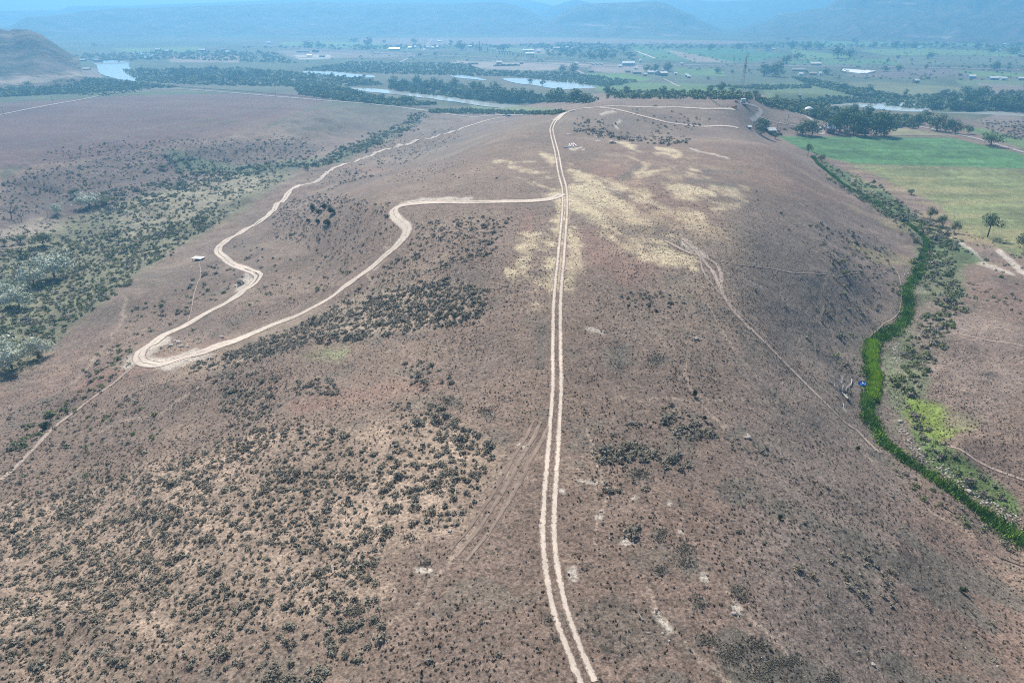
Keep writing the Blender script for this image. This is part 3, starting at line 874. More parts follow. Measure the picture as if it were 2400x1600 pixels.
HW = [(-9, 5, (1, 0, 0, 1)), (9, 5, (1, 0, 0, 1)), (0, 3.6, (.9, .9))]
road("highway", "double carriageway running across the valley floor", [(560,106),(640,109),(760,118),(900,126),(1030,131),(1200,139),(1400,149),(1600,153),(1800,155),(2000,157),(2200,160),(2420,165)], [(-9, 4.6, (0, 0)), (9, 4.6, (0, 0))], road_mat("pale_asphalt", (0.33, 0.30, 0.28), .1), .8, step=14)
road("frontage_road", "narrow road along the near side of the highway", [(640,132),(760,137),(900,138),(1060,141),(1200,145),(1380,155),(1530,157)], [(0, 4.0, (0, 0))], M_GRAVEL, .8, step=14)
road("frontage_road", "long straight road leading away to the foot of the hills", [(990,120),(1000,108),(1012,92)], [(0, 5.5, (0, 0))], M_GRAVEL, .8, step=14)
road("frontage_road", "dirt lane slanting from the lot towards the pond", [(1330,152),(1350,165),(1375,176)], [(0, 3.4, (0, 0))], M_GRAVEL, .8, step=8)
road("frontage_road", "white dirt road cutting the green fields on the right", [(1488,120),(1510,128),(1536,138)], [(0, 4, (0, 0))], M_DIRT, .8, step=10)
road("frontage_road", "light side road bending down to the scrub by the pond", [(955,138),(935,147),(915,154),(870,154)], [(0, 3.4, (0, 0))], M_GRAVEL, .8, step=10)
road("frontage_road", "thin farm lane running down from the barns", [(1555,185),(1575,195),(1592,204)], [(0, 2.0, (0, 0))], M_GRAVEL, .5, step=8)
# ---------------------------------------------------------------- mesas and bluffs round the valley
MH, nt, bs = new_mat("hill_rock", 0.95)
tc = N(nt, "ShaderNodeTexCoord").outputs["Object"]
mp = N(nt, "ShaderNodeMapping"); mp.inputs["Scale"].default_value = (.25, .25, 3.5)
nt.links.new(tc, mp.inputs["Vector"])
f = tex_noise(nt, mp.outputs[0], .012, 6, .65)
f2 = tex_noise(nt, tc, .02, 6, .7)
cc = mixc(nt, ramp(nt, f2, (.42, .62, 0, 1)), (0.045, 0.052, 0.036), (0.15, 0.115, 0.095))
cc = mixc(nt, ramp(nt, f, (.60, .70, 0, .8)), cc, (0.42, 0.35, 0.28))
nt.links.new(cc, bs.inputs["Base Color"])
bump(nt, bs, f2, 1.0, 12.0)

def mesa(label, prof, d_ridge, d_base, base_px=None, plateau=900, cliff=0.25, rill=1.0, seed=0, name="mesa"):
    """prof: photo skyline [(px,py)...]; the ridge stands d_ridge away, its foot d_base away"""
    pr = np.array(prof, float)
    pr = pr[np.argsort(pr[:, 0])]
    u = np.linspace(pr[0, 0], pr[-1, 0], max(60, int((pr[-1, 0] - pr[0, 0]) / 5)))
    v = np.interp(u, pr[:, 0], pr[:, 1])
    dx, dy, dz = ray(u, v)
    hyp = np.hypot(dx, dy)
    wob = 1 + 0.05 * fbm(u, u * 0, 160, 4, 300 + seed)
    dr = d_ridge * wob
    ux, uy = dx / hyp, dy / hyp
    zr = CAM_Z + dz / hyp * dr
    rows, S = [], np.r_[np.linspace(0, 1, 46), 1 + np.linspace(0, 1, 12)[1:] * 1.0]
    for s in S:
        if s <= 1:
            dd = d_base * (1 + .03 * fbm(u, u * 0, 90, 3, 310 + seed)) * (1 - s) + dr * s
            # concave talus, a cliff band, a rounded rim
            h = (1 - cliff) * (s ** 1.25) + cliff * sstep(0.72, 0.86, s)
            gz = VALLEY + sstep(2600, 9000, dd) * 45 - 3
            z = gz + (zr - gz) * h
        else:
            dd = dr + (s - 1) * plateau
            z = zr - (s - 1) ** 2 * 30 - 4 * (s - 1)
        X, Y = ux * dd, uy * dd
        er = 1 - np.abs(fbm(X, Y * .35, 190, 4, 320 + seed))
        amp = (zr - VALLEY) * 0.28 * rill
        env = math.sin(math.pi * min(s, 1.0)) ** .8 if s < 1 else 0
        z = z - (1 - er ** 2) * amp * env + fbm(X, Y, 45, 3, 330 + seed) * 3 * env
        rows.append(np.c_[X, Y, z])
    n = len(u)
    V = np.vstack(rows)
    F = []
    for j in range(len(S) - 1):
        a = j * n + np.arange(n - 1)
        F.append(np.stack([a, a + 1, a + n + 1, a + n], 1))
    o = mesh_np(name, V, np.vstack(F), MH, smooth=True)
    if o.data.polygons[n * 20].normal.z < 0:
        o.data.flip_normals()
    tag(o, label, kind="structure")
    return o

mesa("low brown bluff at the far left above the river", [(-300,62),(-120,62),(0,68),(22,73),(30,69),(66,70),(84,77),(100,84),(120,98),(140,112),(160,126),(185,140)], 1750, 1330, plateau=500, cliff=.2, rill=.6, seed=3, name="bluff")
mesa("long flat topped mesa across the left half of the skyline", [(-420,66),(-100,62),(20,64),(40,54),(60,41),(120,38),(200,26),(260,21),(420,16),(640,9),(720,5),(860,9),(980,8),(1060,10),(1140,5),(1180,7),(1215,14),(1250,30),(1275,44),(1330,62),(1400,80)], 4500, 3500, cliff=.18, seed=1)
mesa("round shouldered butte in the middle of the skyline", [(1180,84),(1230,74),(1270,58),(1300,40),(1330,22),(1352,12),(1400,8),(1470,6),(1540,4),(1560,8),(1590,22),(1620,34),(1640,46),(1680,66),(1720,82)], 4100, 3300, cliff=.3, seed=5, name="butte")
mesa("broad dark mesa filling the right side of the skyline", [(1700,84),(1760,58),(1800,48),(1830,30),(1870,30),(1890,23),(1930,19),(1950,8),(1965,-4),(2010,-22),(2100,-34),(2250,-40),(2400,-38),(2700,-30),(2900,-10)], 4300, 3100, cliff=.22, seed=8)
mesa("pale hazy ridge behind the left mesa", [(-500,22),(0,26),(140,25),(160,15),(300,14),(520,6),(800,-6),(1050,-10),(1250,2),(1290,12),(1320,20)], 6600, 5800, cliff=.1, seed=11, name="ridge")
mesa("pale blue ridge between the butte and the left mesa", [(1240,34),(1290,18),(1330,4),(1350,-1),(1400,12),(1440,30)], 5600, 5000, cliff=.15, seed=13, name="ridge")
mesa("faint far ridge behind the right mesa", [(1480,6),(1540,-2),(1620,-2),(1660,4),(1700,4),(1760,2),(1800,-4),(1860,-10),(2000,-20),(2500,-30)], 6800, 5200, cliff=.1, seed=17, name="ridge")
# ---------------------------------------------------------------- foliage materials and plant prototypes
def leaf_mat(name, a, b, scale=0.6):
    m, nt, bs = new_mat(name, 0.85)
    g = N(nt, "ShaderNodeNewGeometry").outputs["Position"]
    f = ramp(nt, tex_noise(nt, g, scale, 3, .6), (.35, .65, 0, 1))
    f2 = ramp(nt, tex_noise(nt, g, 3.0, 2), (.3, .7, .7, 1.3))
    c = mixc(nt, f, a, b)
    s = N(nt, "ShaderNodeVectorMath", operation='SCALE')
    nt.links.new(c, s.inputs[0]); nt.links.new(f2, s.inputs["Scale"])
    nt.links.new(s.outputs[0], bs.inputs["Base Color"])
    return m
M_SAGE = leaf_mat("sage_leaves", (0.145, 0.135, 0.105), (0.310, 0.285, 0.225))
M_GREEN = leaf_mat("greasewood_leaves", (0.090, 0.125, 0.050), (0.260, 0.290, 0.140))
M_LIME = leaf_mat("lime_leaves", (0.28, 0.44, 0.03), (0.45, 0.60, 0.07))
M_COT = leaf_mat("cottonwood_leaves", (0.040, 0.088, 0.026), (0.110, 0.185, 0.060), .15)
M_WIL = leaf_mat("silver_leaves", (0.38, 0.42, 0.33), (0.66, 0.70, 0.58), .2)
M_BANK = leaf_mat("bank_tree_leaves", (0.065, 0.115, 0.038), (0.19, 0.24, 0.10), .05)
M_JUN = leaf_mat("juniper_leaves", (0.022, 0.040, 0.020), (0.050, 0.078, 0.036), .5)
M_TUFT = leaf_mat("dry_tufts", (0.050, 0.044, 0.036), (0.115, 0.100, 0.078), .3)
M_SCRUB = leaf_mat("matted_scrub", (0.105, 0.096, 0.080), (0.205, 0.188, 0.152), .4)
M_REED = leaf_mat("reeds", (0.080, 0.180, 0.028), (0.235, 0.380, 0.075), .22)
M_BARK = flat_mat("bark", (0.12, 0.095, 0.075), .9, .3, 3)
M_DEAD = flat_mat("dead_wood", (0.52, 0.49, 0.46), .8, .25, 3)
M_DEADD = flat_mat("dark_dead_wood", (0.17, 0.15, 0.14), .9, .3, 3)

PR = np.random.default_rng(11)
def rot_tris(cent, size, out, n, k=3, up=.4, r=PR):
    """n small leaf faces (tris) at cent, roughly facing out"""
    nrm = out + r.normal(0, .55, (n, 3)); nrm[:, 2] += up
    nrm /= np.linalg.norm(nrm, axis=1, keepdims=True) + 1e-9
    a = np.cross(nrm, r.normal(0, 1, (n, 3))); a /= np.linalg.norm(a, axis=1, keepdims=True) + 1e-9
    b = np.cross(nrm, a)
    s = (size * r.uniform(.65, 1.35, n))[:, None]
    V = np.stack([cent + a * s, cent - a * s * .5 + b * s * .85, cent - a * s * .5 - b * s * .85], 1)
    return V.reshape(-1, 3), np.arange(3 * n).reshape(-1, 3)

def shrub_geo(n, leaf, flatness=.75, lobes=5, r=PR):
    """unit shrub, radius about 1, standing on z=0, made of leaf clumps in a few lobes"""
    L = r.normal(0, .25, (lobes, 3)); L[:, 2] = np.abs(L[:, 2]) * .5 + .25
    lr = r.uniform(.5, .78, lobes)
    w = r.integers(0, lobes, n)
    d = r.normal(0, 1, (n, 3)); d[:, 2] = np.abs(d[:, 2]) * 1.0 - .1
    d /= np.linalg.norm(d, axis=1, keepdims=True)
    c = L[w] + d * lr[w][:, None] * r.uniform(.75, 1.05, (n, 1))
    c[:, 2] = np.abs(c[:, 2]) * flatness
    return rot_tris(c, leaf, d, n, r=r)

SHR = [shrub_geo(110, .17, .8, 5 + i % 3) for i in range(6)]
SHR_LO = [shrub_geo(34, .30, .8, 4 + i % 3) for i in range(8)]
TUFT_LO = [shrub_geo(7, .55, .7, 2) for i in range(6)]
BUSH_FAR = [shrub_geo(22, .36, .95, 4) for i in range(8)]

def join_protos(name, protos, P, S, mat, label, zs=None, sink=.05, mats_idx=None):
    """ONE mesh of many small plants that nobody could count"""
    n = len(P)
    which = PR.integers(0, len(protos), n)
    ang = PR.uniform(0, 6.283, n)
    VV, FF, base, MI = [], [], 0, []
    for k, (v, f) in enumerate(protos):
        m = np.where(which == k)[0]
        if not len(m): continue
        ca, sa = np.cos(ang[m])[:, None], np.sin(ang[m])[:, None]
        s = S[m][:, None]
        x = (v[:, 0][None] * ca - v[:, 1][None] * sa) * s + P[m, 0][:, None]
        y = (v[:, 0][None] * sa + v[:, 1][None] * ca) * s + P[m, 1][:, None]
        hs = s if zs is None else zs[m][:, None]
        z = v[:, 2][None] * hs + P[m, 2][:, None] - sink * s
        VV.append(np.stack([x, y, z], -1).reshape(-1, 3))
        F = f[None] + (np.arange(len(m)) * len(v))[:, None, None] + base
        FF.append(F.reshape(-1, 3))
        if mats_idx is not None: MI.append(np.repeat(mats_idx[m], len(f)))
        base += len(m) * len(v)
    o = mesh_np(name, np.vstack(VV), np.vstack(FF), mat, midx=np.concatenate(MI) if mats_idx is not None else None)
    tag(o, label, kind="stuff")
    return o

# ---------------------------------------------------------------- where shrubs grow (photo polygons, chance, radius range, kind, wording)
A_LAB = "grey sagebrush bush in the dense patch left of the wheel track"
SAGE_R = [
 ([(0,1190),(160,1150),(330,1100),(480,1050),(640,1000),(800,1010),(880,1050),(920,1100),(950,1200),(900,1290),(880,1380),(600,1450),(300,1600),(0,1600)], .95, (.31,.58), 's', A_LAB),
 ([(920,945),(1000,930),(1130,1010),(1150,1080),(1120,1160),(1110,1230),(980,1240),(920,1100),(900,1000)], .75, (.4,.7), 's', "dark sagebrush bush at the right edge of the dense patch"),
 ([(560,1450),(900,1340),(900,1500),(800,1600),(200,1600)], .40, (.4,.75), 's', "sagebrush bush in the bottom left foreground"),
 ([(0,950),(300,900),(380,1000),(330,1120),(0,1200)], .24, (.35,.65), 'm', "bush on the lower left slope beside the narrow track"),
 ([(590,770),(700,740),(860,690),(1050,655),(1140,690),(1130,740),(1000,770),(900,790),(720,800),(560,855),(440,868),(490,822)], .95, (.45,.8), 's', "sagebrush bush in the dark band below the switchback road"),
 ([(870,610),(945,565),(960,520),(1050,520),(1200,515),(1150,600),(1000,640),(850,700),(760,722)], .80, (.38,.62), 's', "sagebrush bush on the slope right of the switchback road"),
 ([(640,470),(740,455),(850,470),(910,480),(930,530),(880,580),(820,620),(740,600),(700,560),(640,560)], .42, (.4,.7), 's', "sagebrush bush inside the upper bend of the switchback road"),
 ([(560,620),(760,600),(850,640),(700,720),(600,750)], .16, (.4,.7), 'm', "bush between the two arms of the switchback road"),
 ([(1402,1045),(1460,1036),(1530,1045),(1530,1070),(1460,1082),(1410,1068)], 1.7, (.5,.75), 's', "dark sagebrush in the tight row right of the wheel track"),
 ([(1530,1058),(1600,1065),(1605,1088),(1550,1088)], 1.7, (.5,.75), 's', "dark sagebrush in the small block right of the tight row"),
 ([(1550,960),(1600,965),(1680,1000),(1660,1030),(1600,1025),(1565,1000)], 1.1, (.4,.65), 's', "dark sagebrush in the upper cluster right of the wheel track"),
 ([(1670,1010),(1760,1045),(1880,1090),(1860,1100),(1740,1065)], .7, (.35,.55), 's', "small sagebrush in the line trailing down the right slope"),
 ([(1420,1125),(1510,1138),(1500,1158),(1420,1150)], .9, (.4,.6), 's', "sagebrush in the short row below the tight row"),
 ([(1435,995),(1550,985),(1560,1010),(1440,1015)], .45, (.35,.6), 's', "sagebrush between the two right hand clusters"),
 ([(1450,690),(1560,690),(1650,710),(1620,740),(1480,730)], .40, (.35,.6), 's', "dark bush in the loose group right of the straw covered ground"),
 ([(1860,1290),(2000,1290),(2110,1340),(2110,1420),(2050,1420),(1960,1360),(1860,1345)], .20, (.45,.75), 's', "dark bush in the scattered group at the lower right"),
 ([(1900,520),(2030,560),(2100,600),(2100,700),(2050,760),(1990,800),(1900,740),(1960,640)], .32, (.5,.85), 'm', "bush on the bank left of the creek"),
 ([(1940,800),(2030,840),(2030,900),(1970,950),(1950,880)], .30, (.45,.8), 'm', "bush near the dead tree by the creek"),
 ([(0,540),(120,520),(300,480),(620,400),(680,400),(560,480),(440,560),(330,640),(220,720),(130,800),(60,850),(0,870)], .75, (.55,1.15), 'g', "bush in the scrub filling the left valley"),
 ([(380,360),(560,390),(760,370),(900,310),(1000,268),(960,300),(800,380),(640,400),(500,440),(300,500),(200,500),(250,450),(420,420)], 1.1, (.8,1.7), 'g', "bush along the gully in the left valley"),
 ([(0,425),(130,360),(330,330),(700,325),(760,350),(600,395),(330,420),(0,520)], .70, (.5,1.1), 'm', "bush on the rough bank above the left gully"),
 ([(500,880),(660,870),(640,980),(540,1010)], .55, (.4,.7), 's', "dark sagebrush in the strip at the middle of the left slope"),
 ([(700,890),(780,890),(790,930),(700,935)], .55, (.45,.75), 's', "dark sagebrush in the small group above the dense patch"),
 ([(940,855),(1000,850),(1065,885),(1060,905),(960,905)], .65, (.45,.7), 's', "dark sagebrush in the curved group left of the wheel track"),
 ([(940,930),(990,940),(1000,975),(945,980)], .8, (.45,.7), 's', "dark sagebrush in the knot above the dense patch"),
 ([(330,720),(480,640),(560,560),(640,620),(560,700),(450,790),(300,850),(250,900),(150,930),(200,850)], .15, (.5,1.0), 'g', "green bush on the slope inside the lower switchback"),
 ([(0,1040),(90,975),(190,915),(255,862),(300,810),(320,830),(280,880),(210,940),(120,1000),(20,1075)], .55, (.5,1.0), 'g', "green bush along the narrow lower left track"),
 ([(2150,580),(2230,590),(2250,700),(2220,800),(2180,860),(2140,930),(2100,900),(2120,800),(2190,720),(2150,650)], .62, (.7,1.4), 'g', "green bush in the thicket right of the creek"),
 ([(2120,900),(2190,1010),(2260,1075),(2350,1150),(2400,1190),(2400,1225),(2280,1145),(2180,1070)], .42, (.5,1.1), 'g', "green bush along the right bank of the creek"),
 ([(2040,1045),(2100,1085),(2250,1185),(2400,1295),(2400,1312),(2230,1200),(2080,1100)], .35, (.4,.75), 'g', "bush on the left bank of the lower creek"),
 ([(1905,362),(1960,395),(2060,440),(2150,510),(2230,550),(2300,600),(2150,560),(2050,490),(1930,400)], .60, (.6,1.3), 'g', "bush between the creek and the pale meadow"),
 ([(2240,540),(2400,580),(2400,680),(2300,620)], .12, (.5,.9), 'g', "bush on the sandy ground below the lone tree"),
 ([(2200,650),(2400,690),(2400,735),(2220,690)], .30, (.5,.9), 'g', "bush in the green line over the right brown flat"),
 ([(1680,440),(1950,480),(2080,560),(1950,700),(1900,850),(1750,700)], .018, (.4,.7), 'd', "lone dark bush on the right flank of the ridge"),
 ([(1350,285),(1420,295),(1500,318),(1620,318),(1600,330),(1450,328),(1340,305)], .45, (.7,1.2), 'd', "dark bush on the rim of the hollow at the far end"),
 ([(1470,262),(1600,270),(1660,290),(1600,308),(1500,300)], .30, (.7,1.2), 'd', "dark bush in the hollow at the far end of the ridge"),
 ([(720,425),(900,345),(1060,303),(1070,325),(930,385),(830,425),(740,445)], .35, (.5,.9), 's', "sagebrush on the far left shoulder of the ridge"),
 ([(820,400),(1080,370),(1180,420),(1000,440)], .14, (.3,.45), 's', "small sagebrush above the level stretch of the switchback"),
 ([(1900,1050),(2400,1300),(2400,1600),(1500,1600),(1400,1200)], .012, (.3,.6), 's', "small bush on the stony lower right slope"),
 ([(0,860),(1250,860),(1250,1600),(0,1600)], .010, (.25,.5), 's', "small sagebrush on the open left slope"),
 ([(860,450),(1250,480),(1280,860),(900,860)], .02, (.2,.4), 's', "small sagebrush left of the wheel track"),
]
_cr = np.concatenate([np.sqrt(PR.uniform(a_ ** 2, b_ ** 2, n_)) for a_, b_, n_ in ((50, 200, 46000), (200, 440, 80000), (440, 1000, 120000))])
_ca = np.radians(np.r_[PR.uniform(-50, 50, 46000), PR.uniform(-42, 42, 200000)])
cx_, cy_ = _cr * np.sin(_ca), _cr * np.cos(_ca)
cz_ = H(cx_, cy_)
pscale = np.where(_cr < 200, .80, np.where(_cr < 440, .62, .62))
cu, cv, cd = to_px(cx_, cy_, cz_)
vis = (cu > -60) & (cu < 2460) & (cv < 1680)
cx_, cy_, cz_, cu, cv, cd, pscale = [a[vis] for a in (cx_, cy_, cz_, cu, cv, cd, pscale)]
clump = fbm(cx_, cy_, 7, 3, 400) + .35 * fbm(cx_, cy_, 30, 2, 401)
road_px = [CREST]
_rd = np.minimum(seg_dist(cu, cv, CREST, closed=False) / np.clip(1600 / cd * 1.0, 3, 30), seg_dist(cu, cv * 1.3, [(a, b * 1.3) for a, b in SWITCH], closed=False) / np.clip(1600 / cd * 3.0, 4, 40))
pu, pv = cu + fbm(cx_, cy_, 18, 3, 410) * 20, cv + fbm(cx_, cy_, 18, 3, 411) * 12
best = np.zeros(len(cu)); bi = np.full(len(cu), -1)
for i, (poly, p, rr, kd, lab) in enumerate(SAGE_R):
    P = np.array(poly)
    m = (pu > P[:, 0].min() - 25) & (pu < P[:, 0].max() + 25) & (pv > P[:, 1].min() - 25) & (pv < P[:, 1].max() + 25)
    if not m.any(): continue
    d = seg_dist(pu[m], pv[m], P)
    big = p > .9
    q_ = p * (1 - sstep(-6, 10, d)) * (.35 + .65 * sstep(-.6 if p > .3 else -.3, .25, clump[m]))
    b = best[m]; k = q_ > b
    idx = np.where(m)[0][k]
    best[idx] = q_[k]; bi[idx] = i
keep = (PR.uniform(0, 1, len(cu)) < best * pscale) & (_rd > 1.0)
kx, ky, kz, kd_, kb = cx_[keep], cy_[keep], cz_[keep], cd[keep], bi[keep]
ku, kv = cu[keep], cv[keep]
krad = np.array([PR.uniform(*SAGE_R[b][2]) * .9 for b in kb]) * np.exp(PR.normal(0, .30, len(kb)))
kkind = np.array([SAGE_R[b][3] for b in kb])
# mixed places carry both kinds
mixm = kkind == 'm'
kkind[mixm] = np.where(PR.uniform(0, 1, mixm.sum()) < .45, 'g', 's')
gm_ = (kkind == 'g') & (PR.uniform(0, 1, len(kkind)) < .45)
kkind[gm_] = 's'
def whereabouts(x, y, poly):
    P = np.array(poly, float)
    P = np.clip(P, [0, 0], [2400, 1600])
    fx = (x - P[:, 0].min()) / (np.ptp(P[:, 0]) + 1e-6); fy = (y - P[:, 1].min()) / (np.ptp(P[:, 1]) + 1e-6)
    v_ = "upper" if fy < .33 else ("lower" if fy > .67 else "middle")
    h_ = "left" if fx < .3 else ("right" if fx > .7 else "centre")
    return f"{v_} {h_} part"
def indiv_or_stuff(sel, mat, name, cat, group, stuff_name, stuff_label, prefix=None):
    idx = np.where(sel)[0]
    size = krad[idx] / kd_[idx] * ((ku[idx] > 0) & (ku[idx] < 2400) & (kv[idx] < 1600))
    order = idx[np.argsort(-size)]
    top, rest = order[:298], order[298:]
    meshes = []
    med = float(np.median(krad[top]))
    for k, (v, f) in enumerate(SHR):
        me = bpy.data.meshes.new(name)
        me.from_pydata(v.tolist(), [], f.tolist()); me.materials.append(mat)
        meshes.append(me)
    for n_, i in enumerate(top):
        o = bpy.data.objects.new(name, meshes[n_ % len(meshes)])
        o.location = (kx[i], ky[i], kz[i] - .05)
        s = float(krad[i])
        o.scale = (s, s * PR.uniform(.85, 1.15), s * PR.uniform(.85, 1.15))
        o.rotation_euler = (0, 0, PR.uniform(0, 6.28))
        COL.objects.link(o)
        lab = SAGE_R[kb[i]][4]
        part_ = whereabouts(ku[i], kv[i], SAGE_R[kb[i]][0])
        if prefix and prefix not in lab:
            lab = lab.replace("sagebrush bush", "bush").replace("sagebrush", "bush").replace("bush", prefix + " bush", 1)
        sz_ = "large " if krad[i] > med * 1.25 else ("small " if krad[i] < med * .85 else "")
        tag(o, sz_ + lab + ", " + part_, cat, lab.replace("bush", "bushes", 1) if "bush" in lab else lab.replace("sagebrush", "sagebrush plants", 1))
    if len(rest):
        join_protos(stuff_name, SHR_LO, np.c_[kx[rest], ky[rest], kz[rest]], krad[rest], mat, stuff_label)
indiv_or_stuff((kkind == 's') | (kkind == 'd'), M_SAGE, "sagebrush", "bush", "sagebrush", "sagebrush_cover", "grey sagebrush spread over the slopes of the ridge and left valley")
indiv_or_stuff(kkind == 'g', M_GREEN, "greasewood", "bush", "greasewood", "greasewood_cover", "green brush growing along the gullies and the creek", prefix="green")

# low tufts of dry grass and scrub on the open ground
nT = 70000
tr = np.sqrt(PR.uniform(60 ** 2, 300 ** 2, nT)) * PR.uniform(.62, 1, nT); ta = np.radians(PR.uniform(-49, 49, nT))
tx, ty = tr * np.sin(ta), tr * np.cos(ta)
tz = H(tx, ty)
tu, tv, td = to_px(tx, ty, tz)
tp = .35 + .65 * sstep(-.3, .4, fbm(tx, ty, 12, 3, 500))
tp *= np.where((tu > 1400) | (tu < 1150), 1.0, .6)
ok = (PR.uniform(0, 1, nT) < tp) & (tu > -20) & (tu < 2420) & (tv < 1640) & (tv > 420)
ok &= np.minimum(seg_dist(tu, tv, CREST, closed=False) / np.clip(1600 / td * 1.4, 3, 40), seg_dist(tu, tv, SWITCH, closed=False) / np.clip(1600 / td * 2.6, 4, 40)) > 1
join_protos("dry_tufts", TUFT_LO, np.c_[tx, ty, tz][ok], PR.uniform(.10, .27, nT)[ok], [M_TUFT], "small dry tufts of grass and scrub dotted over the open slopes")

_dp = []
for pts_, w_ in DARKS:
    if pts_[0][1] < 700: continue
    n_ = int(170 * (w_ / 20) ** 2)
    k_ = PR.integers(0, len(pts_), n_)
    q_ = np.array(pts_, float)[k_] + PR.normal(0, w_ * .55, (n_, 2)) * np.array([1, .62])
    _dp.append(q_)
_dp = np.vstack(_dp)
_dg = hit(_dp[:, 0], _dp[:, 1])
join_protos("low_scrub", TUFT_LO, _dg, PR.uniform(.08, .17, len(_dg)), [M_SCRUB], "dark matted patches of low scrub on the open ground")

# pale stones lying about
ico = np.array([(1,0,0),(-1,0,0),(0,1,0),(0,-1,0),(0,0,1),(0,0,-.4)], float)
icf = np.array([(0,2,4),(2,1,4),(1,3,4),(3,0,4),(2,0,5),(1,2,5),(3,1,5),(0,3,5)])
STONES = [(ico * np.array([1, PR.uniform(.6, 1), PR.uniform(.35, .7)]) + PR.normal(0, .12, (6, 3)), icf) for _ in range(6)]
M_STONE = flat_mat("pale_stone", (0.44, 0.39, 0.35), .85, .3, 1)
nS = 9000
sr = np.sqrt(PR.uniform(55 ** 2, 240 ** 2, nS)) * PR.uniform(.6, 1, nS); sa_ = np.radians(PR.uniform(-49, 49, nS))
sx, sy = sr * np.sin(sa_), sr * np.cos(sa_)
sx, sy = sx[sr > 50], sy[sr > 50]
sz = H(sx, sy)
su, sv, _ = to_px(sx, sy, sz)
sm = PR.uniform(0, 1, len(sx)) < np.where(su > 1650, 1.0, np.where(su < 700, .7, .35))
join_protos("loose_stones", STONES, np.c_[sx, sy, sz][sm], np.exp(PR.normal(-2.35, .35, sm.sum())), [M_STONE], "pale stones scattered over the slopes", sink=0)
# line of stones beside the main track
ln = catmull(hit([1365,1368,1368,1372,1378,1385,1390], [650,720,800,880,960,1040,1100])[:, :2], 1.1)
ln = ln + PR.normal(0, .35, ln.shape)
join_protos("stone_line", STONES, np.c_[ln, H(ln[:, 0], ln[:, 1])], PR.uniform(.08, .2, len(ln)), [M_STONE], "thin line of white stones running beside the wheel track", sink=0)
# broken rock spoil on the creek bank
for (x0, y0, x1, y1, n_) in ((2120, 640, 2175, 680, 260), (2090, 790, 2110, 880, 200), (2110, 1010, 2180, 1090, 120), (2190, 1090, 2400, 1235, 220)):
    t = PR.uniform(0, 1, n_)
    g = hit(x0 + (x1 - x0) * t + PR.normal(0, 7, n_), y0 + (y1 - y0) * t + PR.normal(0, 7, n_))
    join_protos("rock_spoil", STONES, g, PR.uniform(.15, .5, n_), [M_STONE], "broken pale rock heaped along the creek bank", sink=0)

# reeds standing in the creek
CREEK = [(1905,368),(1925,392),(1960,420),(2010,452),(2060,482),(2110,515),(2160,552),(2172,570),(2165,600),(2150,640),(2125,680),(2128,720),(2118,755),(2080,785),(2045,805),(2038,840),(2046,900),(2034,950),(2048,1000),(2085,1050),(2150,1095),(2250,1165),(2340,1228),(2420,1285)]
CW = catmull(hit([p[0] for p in CREEK], [p[1] for p in CREEK])[:, :2], 1.0)
dC = np.gradient(CW, axis=0); dC /= np.linalg.norm(dC, axis=1, keepdims=True)
nC = np.stack([dC[:, 1], -dC[:, 0]], 1)
wC = 1.9 + .6 * fbm(CW[:, 0], CW[:, 1], 20, 2, 510)
def reeds(n, halfw, hgt, mat, label, i0=0, i1=None, off=0.0, name="reeds"):
    i1 = i1 or len(CW)
    i = PR.integers(i0, i1, n)
    rag = (.75 + .6 * (fbm(CW[i, 0], CW[i, 1], 5, 3, 515) + .25)) * (.38 + .62 * sstep(345, 280, np.hypot(CW[i, 0], CW[i, 1])))
    o_ = np.clip(PR.normal(0, .55, n), -1.35, 1.35) * halfw * rag * wC[i] / 1.9 + off
    p = CW[i] + nC[i] * o_[:, None] + PR.normal(0, .4, (n, 2))
    z = H(p[:, 0], p[:, 1]) - .1
    h = hgt * PR.uniform(.5, 1.2, n) * (1 + .7 * fbm(p[:, 0], p[:, 1], 4, 3, 517)) * (1 - .3 * np.abs(o_ - off) / halfw)
    a = PR.uniform(0, 6.28, n); w = PR.uniform(.1, .22, n)
    lean = PR.normal(0, .35, (n, 2))
    b0 = np.c_[p[:, 0] - np.cos(a) * w, p[:, 1] - np.sin(a) * w, z]
    b1 = np.c_[p[:, 0] + np.cos(a) * w, p[:, 1] + np.sin(a) * w, z]
    t = np.c_[p + lean, z + h]
    V = np.stack([b0, b1, t], 1).reshape(-1, 3)
    o = mesh_np(name, V, np.arange(3 * n).reshape(-1, 3), mat)
    tag(o, label, kind="stuff")
reeds(42000, 2.0, 1.3, M_REED, "deep green reeds filling the winding creek bed")
_nr = np.hypot(CW[:, 0] - hit([2062], [812])[0, 0], CW[:, 1] - hit([2062], [812])[0, 1]).argmin()
_nr2 = np.hypot(CW[:, 0] - hit([2045], [940])[0, 0], CW[:, 1] - hit([2045], [940])[0, 1]).argmin()
reeds(9000, 1.1, 2.2, M_LIME, "bright lime green willow shoots along the middle of the creek", min(_nr, _nr2), max(_nr, _nr2), off=-.6 if _nr < _nr2 else .6, name="lime_shoots")
reeds(9000, 3.6, .5, M_GREEN, "short green grass on both banks of the creek", name="bank_grass")

